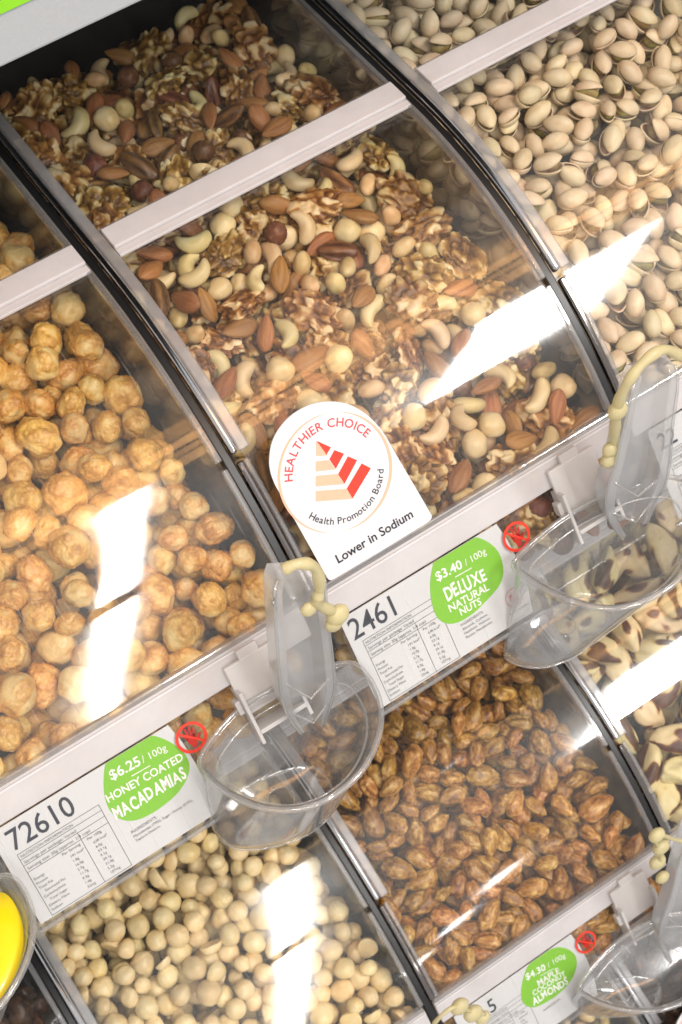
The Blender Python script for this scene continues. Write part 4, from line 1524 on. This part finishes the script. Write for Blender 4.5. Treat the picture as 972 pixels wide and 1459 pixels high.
# which nuts can be seen from the front of the display: a coarse depth buffer of their balls
W2, H2 = 243 + 40, 365 + 40
zb = np.full((H2, W2), 1e9); ib = np.full((H2, W2), -1)
for i, d in enumerate(ALL):
    for o_, r in zip(d['off'], d['rad']):
        u, v, z = project(d['pos'] + o_)
        u, v = u / 4 + 20, v / 4 + 20
        pr = FPX * r / z / 4
        ua, ub, va, vb = int(max(0, u - pr)), int(min(W2 - 1, u + pr) + 1), int(max(0, v - pr)), int(min(H2 - 1, v + pr) + 1)
        if ua >= ub or va >= vb: continue
        gy, gx = np.mgrid[va:vb, ua:ub]
        m = (gx - u) ** 2 + (gy - v) ** 2 <= pr * pr
        zz = z - r * np.sqrt(np.clip(1 - ((gx - u) ** 2 + (gy - v) ** 2) / (pr * pr), 0, 1))
        m &= zz < zb[va:vb, ua:ub]
        zb[va:vb, ua:ub][m] = zz[m]
        ib[va:vb, ua:ub][m] = i
inner = ib[18:H2 - 18, 18:W2 - 18]
cnt = np.bincount(inner[inner >= 0].ravel(), minlength=len(ALL))
bykind = {}
for i, d in enumerate(ALL):
    bykind.setdefault((d['kind'],) + d['bin'], []).append(i)
rnd = random.Random(4)
single = set()
for key, ids in bykind.items():
    vis = [i for i in ids if cnt[i] >= 6]
    vis.sort(key=lambda i: -cnt[i])
    single.update(vis[:298])
for i in sorted(single):
    d = ALL[i]
    nm, lab, cat, grp = INFO[(d['kind'],) + d['bin']]
    k = rnd.randrange(len(HI[d['kind']]))
    o = bpy.data.objects.new(nm, HI[d['kind']][k])
    R4 = Matrix(d['R'].tolist()).to_4x4()
    o.matrix_world = Matrix.Translation(tuple(d['pos'])) @ R4 @ Matrix.Scale(d['s'], 4)
    col.objects.link(o)
    if d['kind'] == 'pistachio':
        op = PIST_OPEN[k]
        lab = ('closed beige' if op < 0.05 else 'narrowly split beige' if op < 0.16 else 'widely gaping beige') + ' pistachio shell in the pistachio bin'
        grp = ('closed ' if op < 0.05 else 'narrowly split ' if op < 0.16 else 'widely gaping ') + 'pistachios'
    elif d['kind'] == 'macadamia' and d['bin'] == (-1, 1):
        if (k + 1) % 10 in (4, 7):
            lab, grp = 'broken half of a cream macadamia with a flat face in the bin below label 72610', 'broken plain macadamias'
    elif d['kind'] == 'hazelnut' and (k + 1) % 2:
        lab, grp = 'round dark hazelnut with a pale bare patch in the deluxe natural nuts', 'patchy hazelnuts in the deluxe nuts'
    elif d['kind'] == 'honey' and d['s'] > 1.03:
        lab, grp = 'extra large golden honey coated macadamia in bin 72610', 'extra large honey coated macadamias'
    tag(o, lab, cat, grp)
    if d['kind'] == 'pistachio':
        c = bpy.data.objects.new('kernel', HI['kernel'][k])
        col.objects.link(c)
        c.parent = o
# the rest of each bin's load, which nobody can count
for colm, tier, kinds, seed, kw in FILL:
    V, F, T, MI = [], [], [], []
    k0 = 0
    mats = [NM[k] for k, _ in kinds]
    for i, d in enumerate(ALL):
        if d['bin'] != (colm, tier) or i in single: continue
        q, f, t = LO[d['kind']][i % len(LO[d['kind']])]
        V.append(q @ d['R'].T * d['s'] + d['pos'])
        F.append(f + k0); T.append(t)
        MI.append(np.full(len(f), [k for k, _ in kinds].index(d['kind'])))
        k0 += len(q)
    if not V: continue
    V = np.concatenate(V); F = np.concatenate(F); T = np.concatenate(T); MI = np.concatenate(MI)
    me = bpy.data.meshes.new('nut_bed')
    me.from_pydata(V.tolist(), [], F.tolist())
    for m in mats: me.materials.append(m)
    me.polygons.foreach_set('use_smooth', [True] * len(me.polygons))
    me.polygons.foreach_set('material_index', MI.astype(np.int32))
    at = me.attributes.new('tone', 'FLOAT', 'POINT')
    at.data.foreach_set('value', T.astype(np.float32))
    me.update()
    o = bpy.data.objects.new('nut_bed', me)
    col.objects.link(o)
    what = INFO[(kinds[0][0], colm, tier)][3]
    tag(o, 'lower layers of nuts under the ' + what, 'nuts', kind='stuff')
print('NUTS', len(ALL), 'single', len(single), {k: (len(v), len([i for i in v if i in single])) for k, v in bykind.items()})
